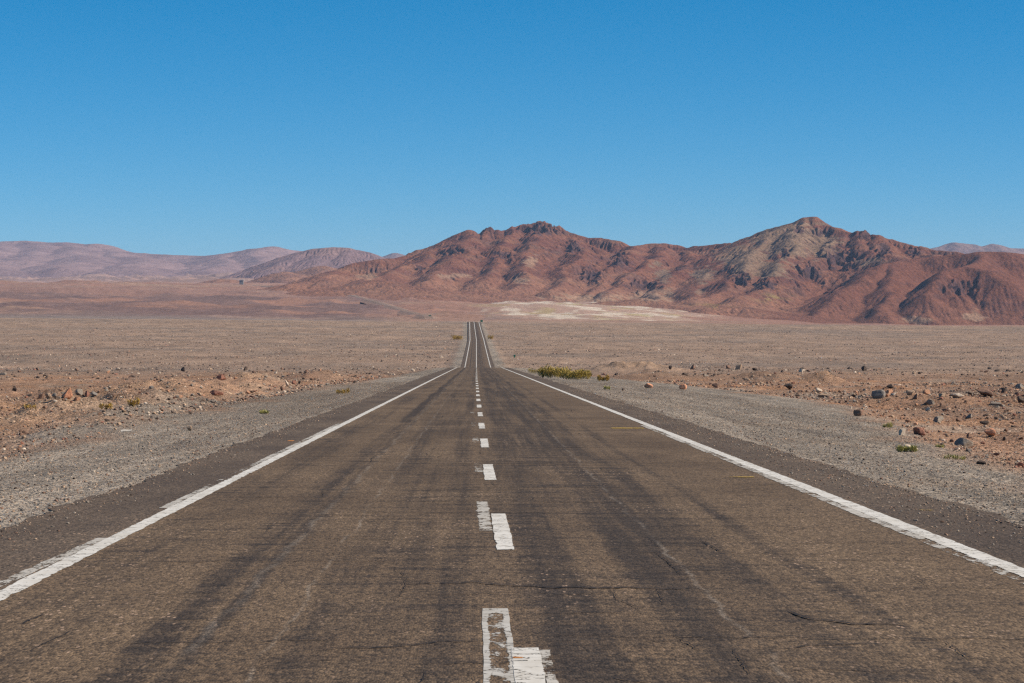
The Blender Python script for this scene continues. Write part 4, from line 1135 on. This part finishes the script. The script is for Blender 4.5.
shrub(940, 448, 8, 4, 160, M_GREEN, 'sparse green sprig between cream rock and large low grey rock', 8, 'tuft', 'grass_tuft', .04)
shrub(956, 460, 22, 5, 260, M_GREEN, 'thin spread of green sprigs below the large low grey rock', 9, 'tuft', 'grass_tuft', .04)
shrub(264, 414, 8, 3.5, 260, M_GREEN, 'small yellow green tuft on the left gravel shoulder', 10, 'tuft', 'grass_tuft', .06)
shrub(343, 394, 12, 5, 300, M_DRY, 'dry yellowish tuft farther along the left gravel edge', 11, 'tuft', 'grass_tuft', .08)
shrub(106, 410, 12, 6, 300, M_DRY, 'sparse orange dry plant in the sandy hollow right of the boulder row', 12, 'tuft', 'dry_plant', .06)
shrub(133, 407, 10, 9, 320, M_DRY, 'taller orange dry plant at the foot of the left earth mound', 13, 'tuft', 'dry_plant', .07)
shrub(30, 410, 12, 5, 160, M_DRY, 'faint dry plant in the sandy hollow near the left border', 14, 'tuft', 'dry_plant', .06)
shrub(457, 340.5, 11, 5, 900, M_DRY, 'golden shrub left of the far climbing road', 15, blade=0.5)
shrub(490.5, 339.8, 6, 4, 500, M_DRY, 'golden shrub right of the far climbing road', 16, blade=0.45)

# ------------------------------------------------------------------ small man-made things
def box(cx, cy, cz, sx, sy, sz, bev=0.0):
    import bmesh
    bm = bmesh.new(); bmesh.ops.create_cube(bm, size=1)
    for v in bm.verts: v.co = Vector((v.co.x * sx + cx, v.co.y * sy + cy, v.co.z * sz + cz))
    if bev: bmesh.ops.bevel(bm, geom=bm.edges[:], offset=bev, segments=1, affect='EDGES')
    return bm
def bobj(name, bm, mat, parent=None):
    me = bpy.data.meshes.new(name); bm.to_mesh(me); bm.free(); me.materials.append(mat)
    o = bpy.data.objects.new(name, me); COL.objects.link(o)
    if parent: o.parent = parent
    return o
M_SIGN = mat_flat('green_sign', (0.02, 0.16, 0.09), 0.5); M_POST = mat_flat('galvanised_post', (0.32, 0.32, 0.31), 0.5); M_WOOD = mat_flat('bleached_wood', (0.62, 0.56, 0.48), 0.8)
def sign(px, py, d, hpx, wpx, label):
    x = (px - 512) * d / F; z = float(G(x, d)); H = hpx * d / F; W = wpx * d / F
    root = bpy.data.objects.new('road_sign', None); COL.objects.link(root); root.location = (x, d, z)
    tag(root, label, 'sign')
    bobj('panel', box(0, -.06, H * .68, W, .03, H * .55, .008), M_SIGN, root)
    for sx in ((-.3, .3) if W > 1 else (0,)): bobj('post', box(sx * W, 0, H * .48, .08, .08, H * .98), M_POST, root)
sign(514.5, 359, 850, 5.2, 1.7, 'small green marker sign standing right of the road before it climbs')
sign(481.6, 323, 1965, 3.6, 2.4, 'tiny green sign at the right of the road on the crest')
x_, y_, z_ = hit(430, 318.5, 2120, 7500)
sign(430, 318.5, y_, 3.6, 2.6, 'tiny green sign beside the distant road left of the crest')
# stick
x_, y_, z_ = hit(126.5, 433)
import bmesh
bm = bmesh.new(); bmesh.ops.create_cone(bm, segments=7, radius1=.028, radius2=.02, depth=.24, cap_ends=True)
for v in bm.verts:
    v.co.x += 0.02 * math.sin(v.co.z * 9)
bmesh.ops.subdivide_edges(bm, edges=[e for e in bm.edges if abs(e.verts[0].co.z - e.verts[1].co.z) > .1], cuts=4)
for v in bm.verts: v.co.x += 0.012 * math.sin(v.co.z * 22)
stick = bobj('stick', bm, M_WOOD); stick.location = (x_, y_, z_ + .05); stick.rotation_euler = (0, math.radians(72), .2)
tag(stick, 'pale bleached stick lying on the gravel left of the road', 'stick')
# small pale hut on the left rise
x_, y_, z_ = hit(241.5, 284.5, 2200, 7500)
hut = bpy.data.objects.new('hut', None); COL.objects.link(hut); hut.location = (x_, y_, z_ - .5)
tag(hut, 'small pale grey structure standing on the distant left rise', 'hut')
k = y_ / F
bobj('wall', box(0, 0, 2.2 * k, 4.0 * k, 3.0 * k, 4.4 * k, .1), mat_flat('grey_render', (0.24, 0.23, 0.22), .8, .5), hut)
bobj('roof', box(.3 * k, -.1 * k, 4.7 * k, 4.4 * k, 3.6 * k, .6 * k, .1), mat_flat('pale_roof', (0.62, 0.60, 0.58), .6, .5), hut)
